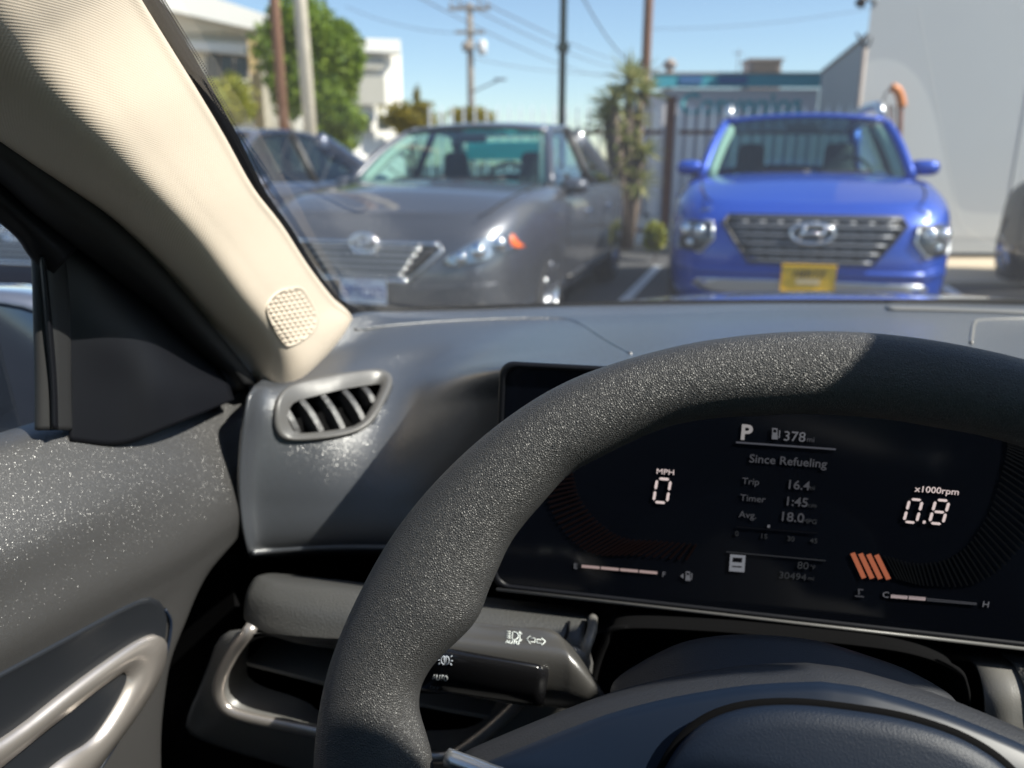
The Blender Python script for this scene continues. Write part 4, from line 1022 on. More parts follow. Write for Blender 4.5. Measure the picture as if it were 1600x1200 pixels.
# ---- side window and outside mirror
wy = [-.95, .30, .44]
mk('side_window', [(-.425, -.85, .95), (-.412, .40, .95), (-.405, .38, 1.12), (-.35, .10, 1.34), (-.33, -.85, 1.36)], [(0, 1, 2, 3, 4)], M['own_glass'], own, smooth=False, solid=.003)
mc = Vector((-.625, .545, .965)); rot = Matrix.Rotation(R(27), 3, 'Z')
def ml_(k, y, sx=.125, sz=.082): return [mc + rot @ Vector((sx * k * math.copysign(abs(math.cos(q)) ** .6, math.cos(q)), y, sz * k * math.copysign(abs(math.sin(q)) ** .6, math.sin(q)))) for q in [2 * math.pi * (j + .5) / 40 for j in range(40)]]
om = mk('door_mirror', *loops_vf([ml_(.93, -.055), ml_(1, -.06), ml_(1.02, -.02), ml_(.98, .04), ml_(.8, .085), ml_(.4, .105)], False, True), M['paint_own'], own); recalc(om)
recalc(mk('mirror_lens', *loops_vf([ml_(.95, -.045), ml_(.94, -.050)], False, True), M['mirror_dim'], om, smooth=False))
tube('mirror_arm', [mc + Vector((.06, 0, -.07)), mc + Vector((.12, .0, -.09)), mc + Vector((.21, -.01, -.07))], .028, M['black_trim'], om, n=12)

# ---- driver door
prof = [(-.415, .955, .56), (-.408, .972, .58), (-.390, .979, .60), (-.372, .974, .595), (-.357, .955, .570), (-.344, .930, .546), (-.335, .905, .524), (-.332, .882, .516), (-.336, .862, .511), (-.343, .845, .47), (-.347, .82, .443), (-.349, .785, .415), (-.350, .70, .395), (-.35, .50, .39)]
rows = []
for x, z, yf_ in prof:
    row = []
    for t, rise, dx in ((0, 0, 0), (.05, -.001, -.008), (.12, .008, -.022), (.3, .020, -.055), (.6, .024, -.08), (1, .024, -.08)):
        dx *= .85 if z < .93 else .75 if z < .96 and x > -.34 else .6 if x > -.36 else .5 if x > -.38 else .4
        row.append(Vector((x + dx, yf_ + (-.95 - yf_) * t, z + (rise if z > .84 else rise * .6))))
    rows.append([row[0] + Vector((-.012, .004, 0))] + row)
gdoor = grid_interp(rows, 120, 120)
door = part('driver_door', gdoor, M['grain'], solid=.003)
db = BVHTree.FromPolygons(*grid_vf(gdoor)); BASE[id(db)] = .0015
def dl(pts, lift, n=80, rnd=2): return [hit(db, q.x, q.y, lift, .42) for q in resample([(a, b, 0) for a, b in pts], n, rnd)]
ins = [(-120, 1112), (0, 1049), (120, 985), (215, 935), (240, 934), (256, 956), (255, 990), (240, 1040), (205, 1110), (160, 1180), (125, 1240), (60, 1330), (-120, 1330)]
ic = (90, 1130)
def sc2(pts, c, k): return [(c[0] + (a - c[0]) * k, c[1] + (b - c[1]) * k) for a, b in pts]
recalc(mk('door_insert', *loops_vf([dl(sc2(ins, ic, 1.015), -.0008), dl(sc2(ins, ic, 1.012), .0006), dl(sc2(ins, ic, .99), .0022)] + [dl(sc2(ins, ic, k_), .0020) for k_ in (.97, .9, .82, .72, .6, .45, .3)], False, True), M['insert'], door))
eg = [hit(db, a, b, .002, .42) for a, b in ((252, 950), (261, 975), (250, 1030), (222, 1085), (185, 1145), (150, 1200), (120, 1250))]
tube('insert_edge', catmull(eg, 40), .0011, M['smooth_dark'], door, n=8)
ho = [(-120, 1215), (0, 1150), (105, 1066), (196, 1003), (232, 986), (247, 994), (250, 1010), (241, 1052), (210, 1104), (168, 1160), (120, 1225), (60, 1300), (-120, 1300)]
hi = [(-60, 1235), (17, 1172), (98, 1108), (176, 1048), (188, 1050), (191, 1064), (166, 1112), (135, 1156), (90, 1180), (50, 1215), (0, 1250), (-60, 1270)]
K0, K1 = dl(ho, .001, 100), dl(sc2(ho, (120, 1120), .985), .007, 100)
hc_ = [((a + c_) / 2, (b + d_) / 2) for (a, b), (c_, d_) in zip(ho, hi)] if False else None
Ki, Kj = dl(sc2(hi, (100, 1140), 1.05), .006, 100), dl(hi, -.002, 100)
def al(A, B):
    n = len(B); k = min(range(n), key=lambda j: sum((B[(j + i) % n] - A[i]).length for i in range(0, n, 10))); return B[k:] + B[:k]
Ki = al(K1, Ki); Kj = al(Ki, Kj)
Km = [(a + b_) / 2 for a, b_ in zip(K1, Ki)]; nn = (dl(ho, .01, 100)[0] - dl(ho, 0, 100)[0]).normalized()
Km = [p + nn * .0008 for p in Km]
hand = mk('handle_surround', *loops_vf([K0, K1, Km, Ki, Kj]), M['handle_silver'], door); recalc(hand)
Kf = [p - nn * .03 for p in Kj]
recalc(mk('handle_recess', *loops_vf([Kj, Kf], False, True), M['matte_black'], door))
lev = [(40, 1185), (100, 1132), (122, 1118), (135, 1124), (128, 1160), (90, 1178), (60, 1200)]
La = dl(lev, -.014, 40); Lb = dl(sc2(lev, (90, 1155), .85), -.006, 40)
recalc(mk('handle_lever', *loops_vf([La, Lb], False, True), M['gloss_black'], door))
lk = hit(db, 102, 1112, -.004, .42); bm = bmesh.new(); bmesh.ops.create_uvsphere(bm, u_segments=14, v_segments=8, radius=.0045); me = bpy.data.meshes.new('lock_knob'); bm.to_mesh(me); bm.free(); me.shade_smooth(); me.materials.append(M['gloss_black']); o = link(bpy.data.objects.new('lock_knob', me), door); o.location = lk

# ---- windshield, its black band and dots
def wsf(s_, t):
    a = abs(2 * s_ - 1); bx = -.345 + 1.56 * s_; tx = -.235 + 1.34 * s_
    By, Bz = .985 - .30 * a ** 2.1, .965 + .045 * a ** 2; Ty, Tz = .18 - .06 * a ** 2, 1.445 - .055 * a ** 2
    q = math.sin(math.pi * t) * .018
    return Vector((bx + (tx - bx) * t, By + (Ty - By) * t + q, Bz + (Tz - Bz) * t + q))
gw = [[wsf(j / 40, -.04 + 1.04 * i / 20) for j in range(41)] for i in range(21)]
wsh = part('windshield', gw, M['wind_glass'])
bandL = [(140, -110), (240, 0), (300, 98), (368, 220), (408, 300), (452, 362), (490, 424), (528, 470), (556, 483)]
bandR = [(80, -130), (180, -5), (242, 85), (322, 210), (368, 290), (416, 352), (458, 416), (500, 468), (546, 502)]
def wp(u_, v_, x): return PX(u_, v_, x)
xB = [-.262, -.283, -.289, -.294, -.298, -.302, -.306, -.310, -.314]
rows = [[wp(a, b, x) + Vector((0, .004, .002)), wp((a + c_) / 2, (b + d_) / 2, x - .003) + Vector((0, .004, .002)), wp(c_, d_, x - .008) + Vector((0, .012, .004))] for (a, b), (c_, d_), x in zip(bandL, bandR, xB)]
part('side_frit_band', grid_interp(run_up(rows), 70, 8), M['satin_black'], wsh, solid=.0015)
be = [(552, 484, .722), (600, 481, .75), (700, 478, .805), (850, 474, .875), (1000, 470.5, .925), (1200, 468.5, .968), (1400, 468.5, .985), (1640, 471, .99)]
bo = [(552, 502, .715), (600, 497, .74), (700, 492, .80), (850, 486, .87), (1000, 482, .92), (1200, 480, .962), (1400, 481, .98), (1640, 486, .985)]
r1, r2 = [PY(*q) for q in be], [PY(*q) for q in bo]
for x, y in ((.75, .95), (1.0, .84), (1.18, .70)): r1.append(Vector((x, y, .985 + (x - .7) * .05))); r2.append(Vector((x, y - .01, .965 + (x - .7) * .05)))
part('lower_frit_band', grid_interp([r1, r2], 4, 80), M['matte_black'], wsh, solid=.002)
# dot matrix of the side band: white gaps seen between black dots
b = MB()
for i in range(104):
    t = i / 103; k = t * 3.2; j = min(int(k), 7); fr_ = k - j; (a, c_), (a2, c2_) = bandL[1 + j - 0 if j + 2 < 9 else 7], bandL[min(8, j + 2)]
    u0, v0 = a + (a2 - a) * fr_, c_ + (c2_ - c_) * fr_; x = xB[min(8, 1 + j)] + (xB[min(8, 2 + j)] - xB[min(8, 1 + j)]) * fr_
    for r_ in range(4):
        if t > .55 and r_ > 2: continue
        du = 2.0 + r_ * 4.6; rad = (.00085 - r_ * .00012) * (1 - .3 * t)
        c = wp(u0 + du, v0 - r_ * 1.2 + (r_ % 2) * 2.2, x + .002); d = (CC - c).normalized(); e1 = d.cross(Vector((0, 0, 1))).normalized(); e2 = e1.cross(d)
        l = [c + e1 * rad * math.cos(q) + e2 * rad * math.sin(q) for q in [2 * math.pi * m_ / 8 for m_ in range(8)]]
        b.add(prism_vf(l, d * -.0004))
o = b.build('frit_dots', M['satin_black'], wsh, smooth=False); o['kind'] = 'stuff'

# ---- own bonnet, wings, roof, sides
def hood_pt(s_, t):
    a = abs(2 * s_ - 1); x = CX + (s_ - .5) * (1.68 - .16 * t); y = 1.07 - .22 * a ** 2 + t * (.98 - .10 * a ** 2); z = .935 + .01 * (1 - a ** 2) - .045 * t - .075 * t ** 3 - .03 * a ** 3 - (.12 * max(0, t - .85) / .15 if t > .85 else 0)
    return Vector((x, y, z))
part('bonnet', [[hood_pt(j / 40, i / 24) for j in range(41)] for i in range(25)], M['paint_own'], solid=.004)
fr = [[Vector((hood_pt(j / 24, 1).x, hood_pt(j / 24, 1).y + .03 * math.sin(i / 6 * math.pi) + .02, hood_pt(j / 24, 1).z - (i / 6) * .5)) for j in range(25)] for i in range(7)]
part('front_bumper', fr, M['paint_own'], solid=.02)
for sd in (-1, 1):
    fe = [[Vector((CX + sd * (.84 + .06 * min(1, i / 2) - .04 * (j / 12) ** 2), .62 + 1.42 * j / 12, .905 - .15 * (j / 12) ** 2 - .10 * i)) for j in range(13)] for i in range(6)]
    part('front_wing', fe, M['paint_own'], solid=.01)
    wl = [[Vector((CX + sd * x, y, z)) for y in (-2.3, -1.2, -.5, .3, .62)] for x, z in ((.845, .965), (.89, .90), (.915, .7), (.91, .4), (.88, .25))]
    part('body_side', grid_interp(wl, 20, 20), M['paint_own'], solid=.01)
    for y0, y1, nm in ((-.30, -.42, 'door_pillar'), (-1.35, -1.55, 'rear_pillar')):
        x0 = CX + sd * .80; prism(nm, [(x0, y0, .97), (x0, y1, .97), (CX + sd * .62, y1 - .05, 1.42), (CX + sd * .62, y0 - .05, 1.42)], (-sd * .05, 0, 0), M['headliner_dark'], own)
    if sd > 0:
        for y0, y1 in ((.55, -.38), (-.42, -1.4)):
            prism('side_window', [(CX + .815, y0 - (.1 if y0 > 0 else 0), .97), (CX + .815, y1, .97), (CX + .66, y1, 1.40), (CX + .66, y0 - (.42 if y0 > 0 else 0), 1.40)], (.004, 0, 0), M['car_glass'], own)
        prism('passenger_door', [(CX + .77, .52, .98), (CX + .77, -.9, .99), (CX + .78, -.9, .4), (CX + .78, .52, .4)], (.04, 0, 0), M['grain'], own)
        r0 = [mirx(p) for p in (rows[0][1], rows[-1][1])]
        tube('passenger_pillar', catmull([wsf(1, t) + Vector((-.02, 0, 0)) for t in (0, .25, .5, .75, 1)], 20), .035, M['pillar_plastic'], own, n=12)
    else:
        prism('rear_side_window', [(CX - .815, -.42, .97), (CX - .815, -1.4, .97), (CX - .66, -1.4, 1.40), (CX - .66, -.42, 1.40)], (-.004, 0, 0), M['car_glass'], own)
RG = [[Vector((CX + (j / 16 - .5) * 1.36, wsf(j / 16, 1).y + (-2.05 - wsf(j / 16, 1).y) * i / 14, wsf(j / 16, 1).z + .028 * math.sin(math.pi * i / 14) - .02 * (i / 14))) for j in range(17)] for i in range(15)]
part('headliner', RG, M['headliner'], solid=.012)
part('roof', [[p + Vector((0, 0, .035)) for p in r] for r in RG], M['paint_own'], solid=.01)
for sd in (0, 16): tube('roof_side_rail', [r[sd] for r in RG], .035, M['headliner'], own, n=10)
prism('sun_visor', [(-.18, .08, 1.395), (.30, .12, 1.42), (.30, -.02, 1.435), (-.18, -.04, 1.41)], (0, 0, -.014), M['headliner'], own, bevel=.004)
prism('tailgate', [(CX - .75, -2.2, .97), (CX + .75, -2.2, .97), (CX + .78, -2.25, .35), (CX - .78, -2.25, .35)], (0, -.05, 0), M['headliner_dark'], own)
prism('rear_window', [(CX - .72, -2.2, .98), (CX + .72, -2.2, .98), (CX + .58, -2.05, 1.40), (CX - .58, -2.05, 1.40)], (0, -.004, 0), M['car_glass_dark'], own)
box('cabin_floor', (CX, -.6, .28), (1.6, 3.2, .06), M['headliner_dark'], own)
box('firewall', (CX, .80, .60), (1.6, .05, .64), M['matte_black'], own)
for x in (.09, .79):
    st = bpy.data.objects.new('front_seat', None); link(st, own)
    def sl_(w0, y, z, dpt): return [Vector((x + w0 * c_, y + dpt * s_, z)) for c_, s_ in ((-1, -.6), (-.6, -1), (.6, -1), (1, -.6), (1, .6), (.6, 1), (-.6, 1), (-1, .6))]
    recalc(mk('backrest', *loops_vf([sl_(.24, -.62, .45, .08), sl_(.26, -.66, .7, .08), sl_(.24, -.72, .92, .07), sl_(.18, -.75, 1.02, .05)], True, True), M['seat_dark'], st, sub=1))
    recalc(mk('headrest', *loops_vf([sl_(.11, -.76, 1.06, .05), sl_(.13, -.77, 1.14, .055), sl_(.11, -.78, 1.22, .045)], True, True), M['seat_dark'], st, sub=1))
    box('cushion', (x, -.36, .42), (.50, .52, .14), M['seat_dark'], st, bevel=.04)
    box('seat_base', (x, -.4, .32), (.44, .5, .1), M['matte_black'], st)
box('rear_bench', (CX, -1.45, .62), (1.3, .2, .6), M['seat_dark'], own, bevel=.05); box('rear_bench', (CX, -1.15, .42), (1.3, .5, .16), M['seat_dark'], own, bevel=.05)
box('centre_console', (CX, .1, .55), (.22, .8, .45), M['grain'], own, bevel=.02)
# inner mirror
im = bpy.data.objects.new('inner_mirror', None); link(im, own); q = Vector((CX + .035, .305, 1.325)); im.location = q; im.rotation_euler = (0, 0, R(20))
box('housing', (0, .012, 0), (.25, .03, .07), M['black_trim'], im, bevel=.01); box('mirror_lens', (0, -.005, 0), (.235, .004, .058), M['mirror'], im); tube('stem', [(0, .03, .01), (0, .09, .04)], .012, M['black_trim'], im, n=8)
box('camera_cover', (CX, .27, 1.395), (.08, .08, .04), M['black_trim'], own, bevel=.01)

# ---- lower dash: dark recess, cushioned trim band, fascia vent
box('knee_panel', (0, .62, .66), (.94, .03, .52), M['matte_black'], own)
prism('knee_cover', [(-.43, .56, .66), (-.43, .58, .40), (.26, .58, .40), (.26, .56, .66)], (0, .03, 0), M['matte_black'], own)
def band(name, x0, x1, endl=False, endr=False, m=M['trim_grey'], mt=None, zf=lambda x: 0):
    pf = [(.60, .77), (.555, .795), (.515, .825), (.492, .838), (.472, .845), (.456, .839), (.448, .827), (.446, .814), (.465, .806)]
    g_ = []
    for (y, z) in pf:
        row = []
        for k in range(25):
            t = k / 24; x = x0 + (x1 - x0) * t; e = 1.0
            if endl and t < .3: e = math.sin(math.acos(1 - t / .3)) ** .8
            yy = .53 + (y - .53) * (.35 + .65 * e) if endl and t < .3 else y
            zz_ = .815 + (z - .815) * (.25 + .75 * e)  if endl and t < .3 else z
            row.append(Vector((x, yy, zz_ + zf(x))))
        g_.append(row)
    return part(name, grid_interp(g_, 40, 60), m, solid=.002)
M['sunlit_weave'] = add_bump(mat('sunlit_weave_trim', (.17, .165, .15), .6), kind='smooth', scale=620, strength=.6, dist=.0008)  # lighter copy of the dark woven trim, sunlight painted into its colour
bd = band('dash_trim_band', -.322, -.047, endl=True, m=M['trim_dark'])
pts = [PY(a, b, y) for a, b, y in ((926, 966, .468), (925, 985, .453), (915, 1015, .440), (908, 1050, .440))]
tube('band_end', catmull(pts, 16), .0035, M['trim_grey'], bd, n=10)
pts = [PY(a, b, y) for a, b, y in ((889, 972, .465), (886, 990, .452), (878, 1005, .441))]
tube('band_seam', catmull(pts, 12), .0012, M['satin_black'], bd, n=6)
prism('shroud_flap', [PY(928, 962, .50), PY(962, 954, .50), PY(966, 975, .48), PY(932, 992, .47)], (0, .01, -.002), M['rubber'], own)
bR = band('dash_trim_band', .200, 1.15, m=M['trim_grey']); bR['label'] = 'sunlit right run of the dash trim with woven face'  # same trim as the left run, sun on it painted as a lighter tone
gR = []
for (y, z) in [(.494, .8415), (.472, .848), (.454, .8415), (.4455, .828), (.4435, .8155)]:
    gR.append([Vector((x + (.848 - z) * .15, y, z)) for x in (.222, .5, .8, 1.15)])
part('woven_insert', grid_interp(gR, 20, 20), M['sunlit_weave'], bR, solid=.001)
# fascia vent
fv = bpy.data.objects.new('fascia_vent', None); link(fv, own)
def yl_(pts, y, n=90, rnd=2): return [PY(q.x, q.y, y) for q in resample([(a, b, 0) for a, b in pts], n, rnd)]
hous = [(346, 978), (318, 1060), (288, 1128), (292, 1150), (420, 1192), (560, 1228), (720, 1240), (830, 1190), (905, 1110), (935, 1030), (900, 1000), (640, 1005), (520, 1010), (420, 992)]
trimo = [(386, 985), (362, 1020), (342, 1058), (338, 1088), (355, 1115), (400, 1130), (490, 1148), (600, 1175), (690, 1192), (745, 1165), (806, 1105), (830, 1060), (830, 1010), (600, 1000), (480, 996)]
tc_ = (580, 1080)
lip = sc2(trimo, tc_, .955)
opn = [(392, 990), (386, 1035), (386, 1066), (480, 1094), (505, 1118), (600, 1140), (700, 1142), (745, 1135), (775, 1105), (790, 1050), (790, 1010), (600, 1005), (480, 1000)]
H0 = yl_(hous, .48); H1 = yl_(hous, .45); H2 = yl_(sc2(hous, tc_, .975), .435); T0 = al(H2, yl_(trimo, .428)); T1 = al(T0, yl_(lip, .432)); O0 = al(T1, yl_(opn, .455)); O1 = al(O0, yl_(opn, .54))
recalc(mk('housing', *loops_vf([H0, H1, H2, T0]), M['vent_grey'], fv)); recalc(mk('lip', *loops_vf([T1, O0]), M['vent_grey'], fv)); recalc(mk('duct', *loops_vf([O0, O1], False, True), M['matte_black'], fv))
tp = [(394, 978), (386, 990), (364, 1020), (345, 1058), (342, 1086), (358, 1110), (400, 1124), (490, 1142), (600, 1168), (690, 1183), (742, 1158), (803, 1105), (835, 1060), (840, 1035)]
tube('silver_trim', catmull([PY(a, b, .429 + (.03 if k == len(tp) - 1 else .004 if k == 0 else 0)) for k, (a, b) in enumerate(tp)], 80), .0042, M['handle_silver'], fv, n=10, flat=(1.15, .9, (0, 1, 0)))
for (a, b) in (((384, 1038), (540, 1078)), ((560, 1084), (768, 1124))):
    A, B = PY(*a, .448), PY(*b, .448); b_ = MB()
    l = [[p + Vector((0, dy, dz)) for dy, dz in ((0, .002), (.002, -.003), (.05, -.006), (.05, -.001))] for p in (A, A.lerp(B, .5), B)]
    recalc(mk('slat', *loops_vf(l, True, True), M['slat_grey'], fv, smooth=False, bevel=.0008))
# ---- instrument cluster
cl = bpy.data.objects.new('instrument_cluster', None); link(cl, own)
YC = .470
def cp(u_, v_, d=0): p = PY(u_, v_, YC); return p + Vector((0, -d, 0))
xL, zT, zB = PY(766, 700, YC).x, PY(900, 571, YC).z, PY(1200, 969, YC).z
xRr = 2 * .078 - xL + .002
def rr(x0, x1, z0, z1, y, r_=.010, cut=.0):
    l = []
    for (cx_, cz_, a0) in ((x1 - r_, z1 - r_, 0), (x0 + r_ * 1.6, z1 - r_, 90), (x0 + r_, z0 + r_, 180), (x1 - r_, z0 + r_, 270)):
        for k in range(8):
            a = R(a0 + k * 90 / 7); l.append(Vector((cx_ + r_ * math.cos(a), y, cz_ + r_ * math.sin(a))))
    return l
recalc(mk('bezel', *loops_vf([rr(xL + .002, xRr - .002, zB, zT - .016, YC + .04), rr(xL, xRr, zB, zT, YC + .002), rr(xL + .0012, xRr - .0012, zB + .0012, zT - .0012, YC), rr(xL + .0035, xRr - .0035, zB + .0035, zT - .0035, YC), rr(xL + .004, xRr - .004, zB + .004, zT - .004, YC + .002)], True, False), M['satin_black'], cl))
scr = recalc(mk('display', *loops_vf([rr(xL + .004, xRr - .004, zB + .004, zT - .004, YC + .0018), rr(xL + .05, xRr - .05, zB + .03, zT - .03, YC + .0018)], False, True), M['screen'], cl, smooth=False))
tube('lower_strip', [Vector((xL + .004, YC - .001, zB + .0008)), Vector((xRr - .004, YC - .001, zB + .0008))], .0011, M['vent_grey'], cl, n=8)
prism('housing', [(xL + .004, YC + .04, zT - .02), (xRr - .004, YC + .04, zT - .02), (xRr - .01, YC + .04, zB), (xL + .01, YC + .04, zB)], (0, .02, 0), M['matte_black'], cl)
YD = YC + .0016
def tx(s_, u_, v_, hpx, m, align='LEFT', name='digits', sx=1.0, shear=0, bold=0):
    p = PY(u_, v_, YD); h = abs(PY(u_, v_ - hpx, YD).z - p.z) / .70
    return text(name, s_, h, m, cl, p, (1, 0, 0), (0, 0, 1), .0002, align, shear, sx, bold)
def bar(name, u0, v0, u1, v1, wpx, m, shear=True):
    a, b_ = PY(u0, v0, YD), PY(u1, v1, YD); hw = abs(PY(u0, v0 - wpx / 2, YD).z - a.z)
    d = (b_ - a).normalized(); n = Vector((-d.z, 0, d.x)) * hw
    return mk(name, *prism_vf([a + n, b_ + n, b_ - n, a - n], (0, -.0002, 0)), m, cl, smooth=False)
SEG = dict(a=((.12, 1), (.88, 1)), b=((1, .93), (1, .54)), c=((1, .46), (1, .07)), d=((.12, 0), (.88, 0)), e=((0, .46), (0, .07)), f=((0, .93), (0, .54)), g=((.12, .5), (.88, .5)))
def seg7(ch, x, z, w_, h_, th, name='digits'):
    on = {'0': 'abcdef', '8': 'abcdefg'}[ch]; b_ = MB()
    for k in on:
        (x0, z0_), (x1, z1_) = SEG[k]; sl = .10
        P0 = Vector((x + (x0 * w_) + z0_ * h_ * sl, YD, z + z0_ * h_)); P1 = Vector((x + (x1 * w_) + z1_ * h_ * sl, YD, z + z1_ * h_)); d = (P1 - P0).normalized(); n = Vector((-d.z, 0, d.x)) * th / 2; e = d * th / 2
        b_.add(prism_vf([P0, P0 + e + n, P1 - e + n, P1, P1 - e - n, P0 + e - n], (0, -.0002, 0)))
    return b_.build(name, M['px_pink'], cl, smooth=False)
def seg_at(ch, u_, v_, wpx, hpx):
    p = PY(u_, v_, YD); h_ = abs(PY(u_, v_ - hpx, YD).z - p.z); w_ = abs(PY(u_ + wpx, v_, YD).x - p.x); return seg7(ch, p.x, p.z, w_, h_, h_ * .10)
seg_at('0', 1021, 784, 21, 37); seg_at('0', 1412, 815, 20, 36); seg_at('8', 1452, 817, 21, 37)
bar('decimal_point', 1442, 815.5, 1446, 815.8, 4.2, M['px_pink'])
tx('MPH', 1025, 740, 8, M['px_pink'], name='caption', sx=1.15); tx('x1000rpm', 1429, 768, 9.5, M['px_pink'], name='caption', sx=1.05)
tx('P', 1156, 686, 23, M['px_white'], bold=.0004); tx('378', 1223, 688, 15, M['px_dim']); tx('mi', 1260, 690, 8, M['px_dim2'])
bar('divider', 1150, 691, 1306, 702, 2.4, M['px_line']); bar('divider', 1135, 862, 1290, 876, 1.2, M['px_dark_green'])
tx('Since Refueling', 1170, 722, 12.5, M['px_dim2'], name='caption', sx=1.0, bold=.00008)
tx('Trip', 1159, 756, 10, M['px_dim2'], name='caption'); tx('16.4', 1228, 763, 13.5, M['px_dim2'], bold=.0001); tx('mi', 1262, 765, 7, M['px_dark_green'])
tx('Timer', 1156, 782, 10, M['px_dim2'], name='caption'); tx('1:45', 1225, 789, 13.5, M['px_dim2'], bold=.0001); tx('h:m', 1259, 792, 7, M['px_dark_green'])
tx('Avg.', 1154, 808, 10, M['px_dim2'], name='caption'); tx('18.0', 1217, 813, 14, M['px_dim2'], bold=.0001); tx('MPG', 1253, 817, 7, M['px_dark_green'])
bar('divider', 1150, 823, 1278, 833, 1.0, M['px_dark']); bar('marker', 1199, 822, 1203, 822.4, 4, M['px_dim'])
for s_, u_, v_ in (('0', 1148, 837), ('15', 1187, 841), ('30', 1229, 845), ('45', 1265, 848)): tx(s_, u_, v_, 7.5, M['px_dark_green'])
a_ = [PY(u_, v_, YD) for u_, v_ in ((1141, 866), (1165, 868), (1163, 894), (1139, 892))]
mk('status_tile', *prism_vf(a_, (0, -.0002, 0)), emit('pixels_tile', (.5, .52, .58), .15), cl, smooth=False)
a_ = [PY(u_, v_, YD - .0003) for u_, v_ in ((1145, 871), (1160, 872), (1159, 879), (1144, 878))]; mk('tile_mark', *prism_vf(a_, (0, -.0001, 0)), M['px_dark'], cl, smooth=False)
a_ = [PY(u_, v_, YD - .0003) for u_, v_ in ((1144, 884), (1159, 885), (1159, 887), (1144, 886))]; mk('tile_mark', *prism_vf(a_, (0, -.0001, 0)), M['px_dark'], cl, smooth=False)
tx('80', 1245, 888, 11, M['px_dark_green']); tx('°F', 1265, 889, 6, M['px_dark_green']); tx('30494', 1216, 903, 10.5, M['px_dark_green']); tx('mi', 1262, 906, 6, M['px_dark_green'])
def pump(u_, v_, s_, m):
    b_ = MB(); P = lambda a, c_: PY(u_ + a * s_, v_ - c_ * s_ + a * s_ * .07, YD)
    b_.add(prism_vf([P(0, 0), P(.55, 0), P(.55, .35), P(0, .35)], (0, -.0002, 0))); b_.add(prism_vf([P(.03, .35), P(.13, .35), P(.13, 1), P(.03, 1)], (0, -.0002, 0)))
    b_.add(prism_vf([P(.42, .35), P(.52, .35), P(.52, 1), P(.42, 1)], (0, -.0002, 0))); b_.add(prism_vf([P(.03, .9), P(.52, .9), P(.52, 1.02), P(.03, 1.02)], (0, -.0002, 0))); b_.add(prism_vf([P(.13, .35), P(.42, .35), P(.42, .62), P(.13, .62)], (0, -.0002, 0)))
    b_.add(prism_vf([P(.62, .15), P(.72, .15), P(.78, .8), P(.68, .9)], (0, -.0002, 0))); return b_.build('fuel_icon', m, cl, smooth=False)
pump(1206, 686, 17, M['px_dim']); pump(1071, 907, 14, M['px_dim'])
a_ = [PY(u_, v_, YD) for u_, v_ in ((1063, 900), (1068, 896), (1068, 904))]; mk('fuel_side_arrow', *prism_vf(a_, (0, -.0002, 0)), M['px_dim'], cl, smooth=False)
tx('E', 896, 888, 8, M['px_dim']); tx('F', 1034, 901, 8, M['px_dim']); tx('C', 1378, 933, 9, M['px_dim']); tx('H', 1534, 948, 9, M['px_dim'])
for k in range(4): bar('gauge_segment', 909 + k * 30, 884.5 + k * 2.7, 937 + k * 30, 887 + k * 2.7, 4, M['px_pink'] if False else emit('pixels_gauge', (.75, .55, .52), .2))
for k in range(2): bar('gauge_segment', 1392 + k * 28, 931.5 + k * 2.2, 1418 + k * 28, 933.6 + k * 2.2, 5, emit('pixels_gauge', (.75, .6, .6), .2))
bar('gauge_line', 1392, 930, 1526, 942.5, 1.2, M['px_dim2']); bar('gauge_line', 1448, 938, 1526, 944.5, 1.2, M['px_dim2'])
# coolant icon
bar('coolant_icon', 1342, 920, 1342, 929, 2.2, M['px_dim2']); bar('coolant_icon', 1343, 921, 1349, 921.5, 1.6, M['px_dim2']); bar('coolant_icon', 1336, 931, 1350, 932.5, 1.6, M['px_dim2'])
for k in range(4): bar('tachometer_bar', 1332 + k * 12.5, 864 + k * 1.0, 1350 + k * 12.8, 903 + k * .6, 6.5, M['px_orange'])
b_ = MB()
for k in range(46):                                    # unlit tachometer segments sweeping round to the right
    t = k / 45; p0 = catmull([(1382, 868), (1440, 880), (1500, 862), (1545, 800), (1570, 720), (1575, 680)], 46)[k]; p1 = catmull([(1402, 905), (1450, 915), (1530, 910), (1600, 850), (1640, 760), (1640, 690)], 46)[k]
    a, c_ = PY(*p0, YD), PY(*p1, YD); d = (c_ - a).normalized(); n = Vector((-d.z, 0, d.x)) * .0005; b_.add(prism_vf([a + n, c_ + n, c_ - n, a - n], (0, -.0002, 0)))
o = b_.build('tachometer_unlit_bars', M['px_bar_off'], cl, smooth=False); o['kind'] = 'stuff'
for k in range(34):
    t = k; p0 = catmull([(895, 735), (905, 775), (935, 815), (975, 840), (1030, 845), (1088, 850)], 34)[k]; p1 = catmull([(850, 735), (858, 790), (890, 840), (930, 866), (990, 868), (1072, 875)], 34)[k]
    bar('speedometer_bar', *p1, *p0, 3.0, M['px_dark_orange'])

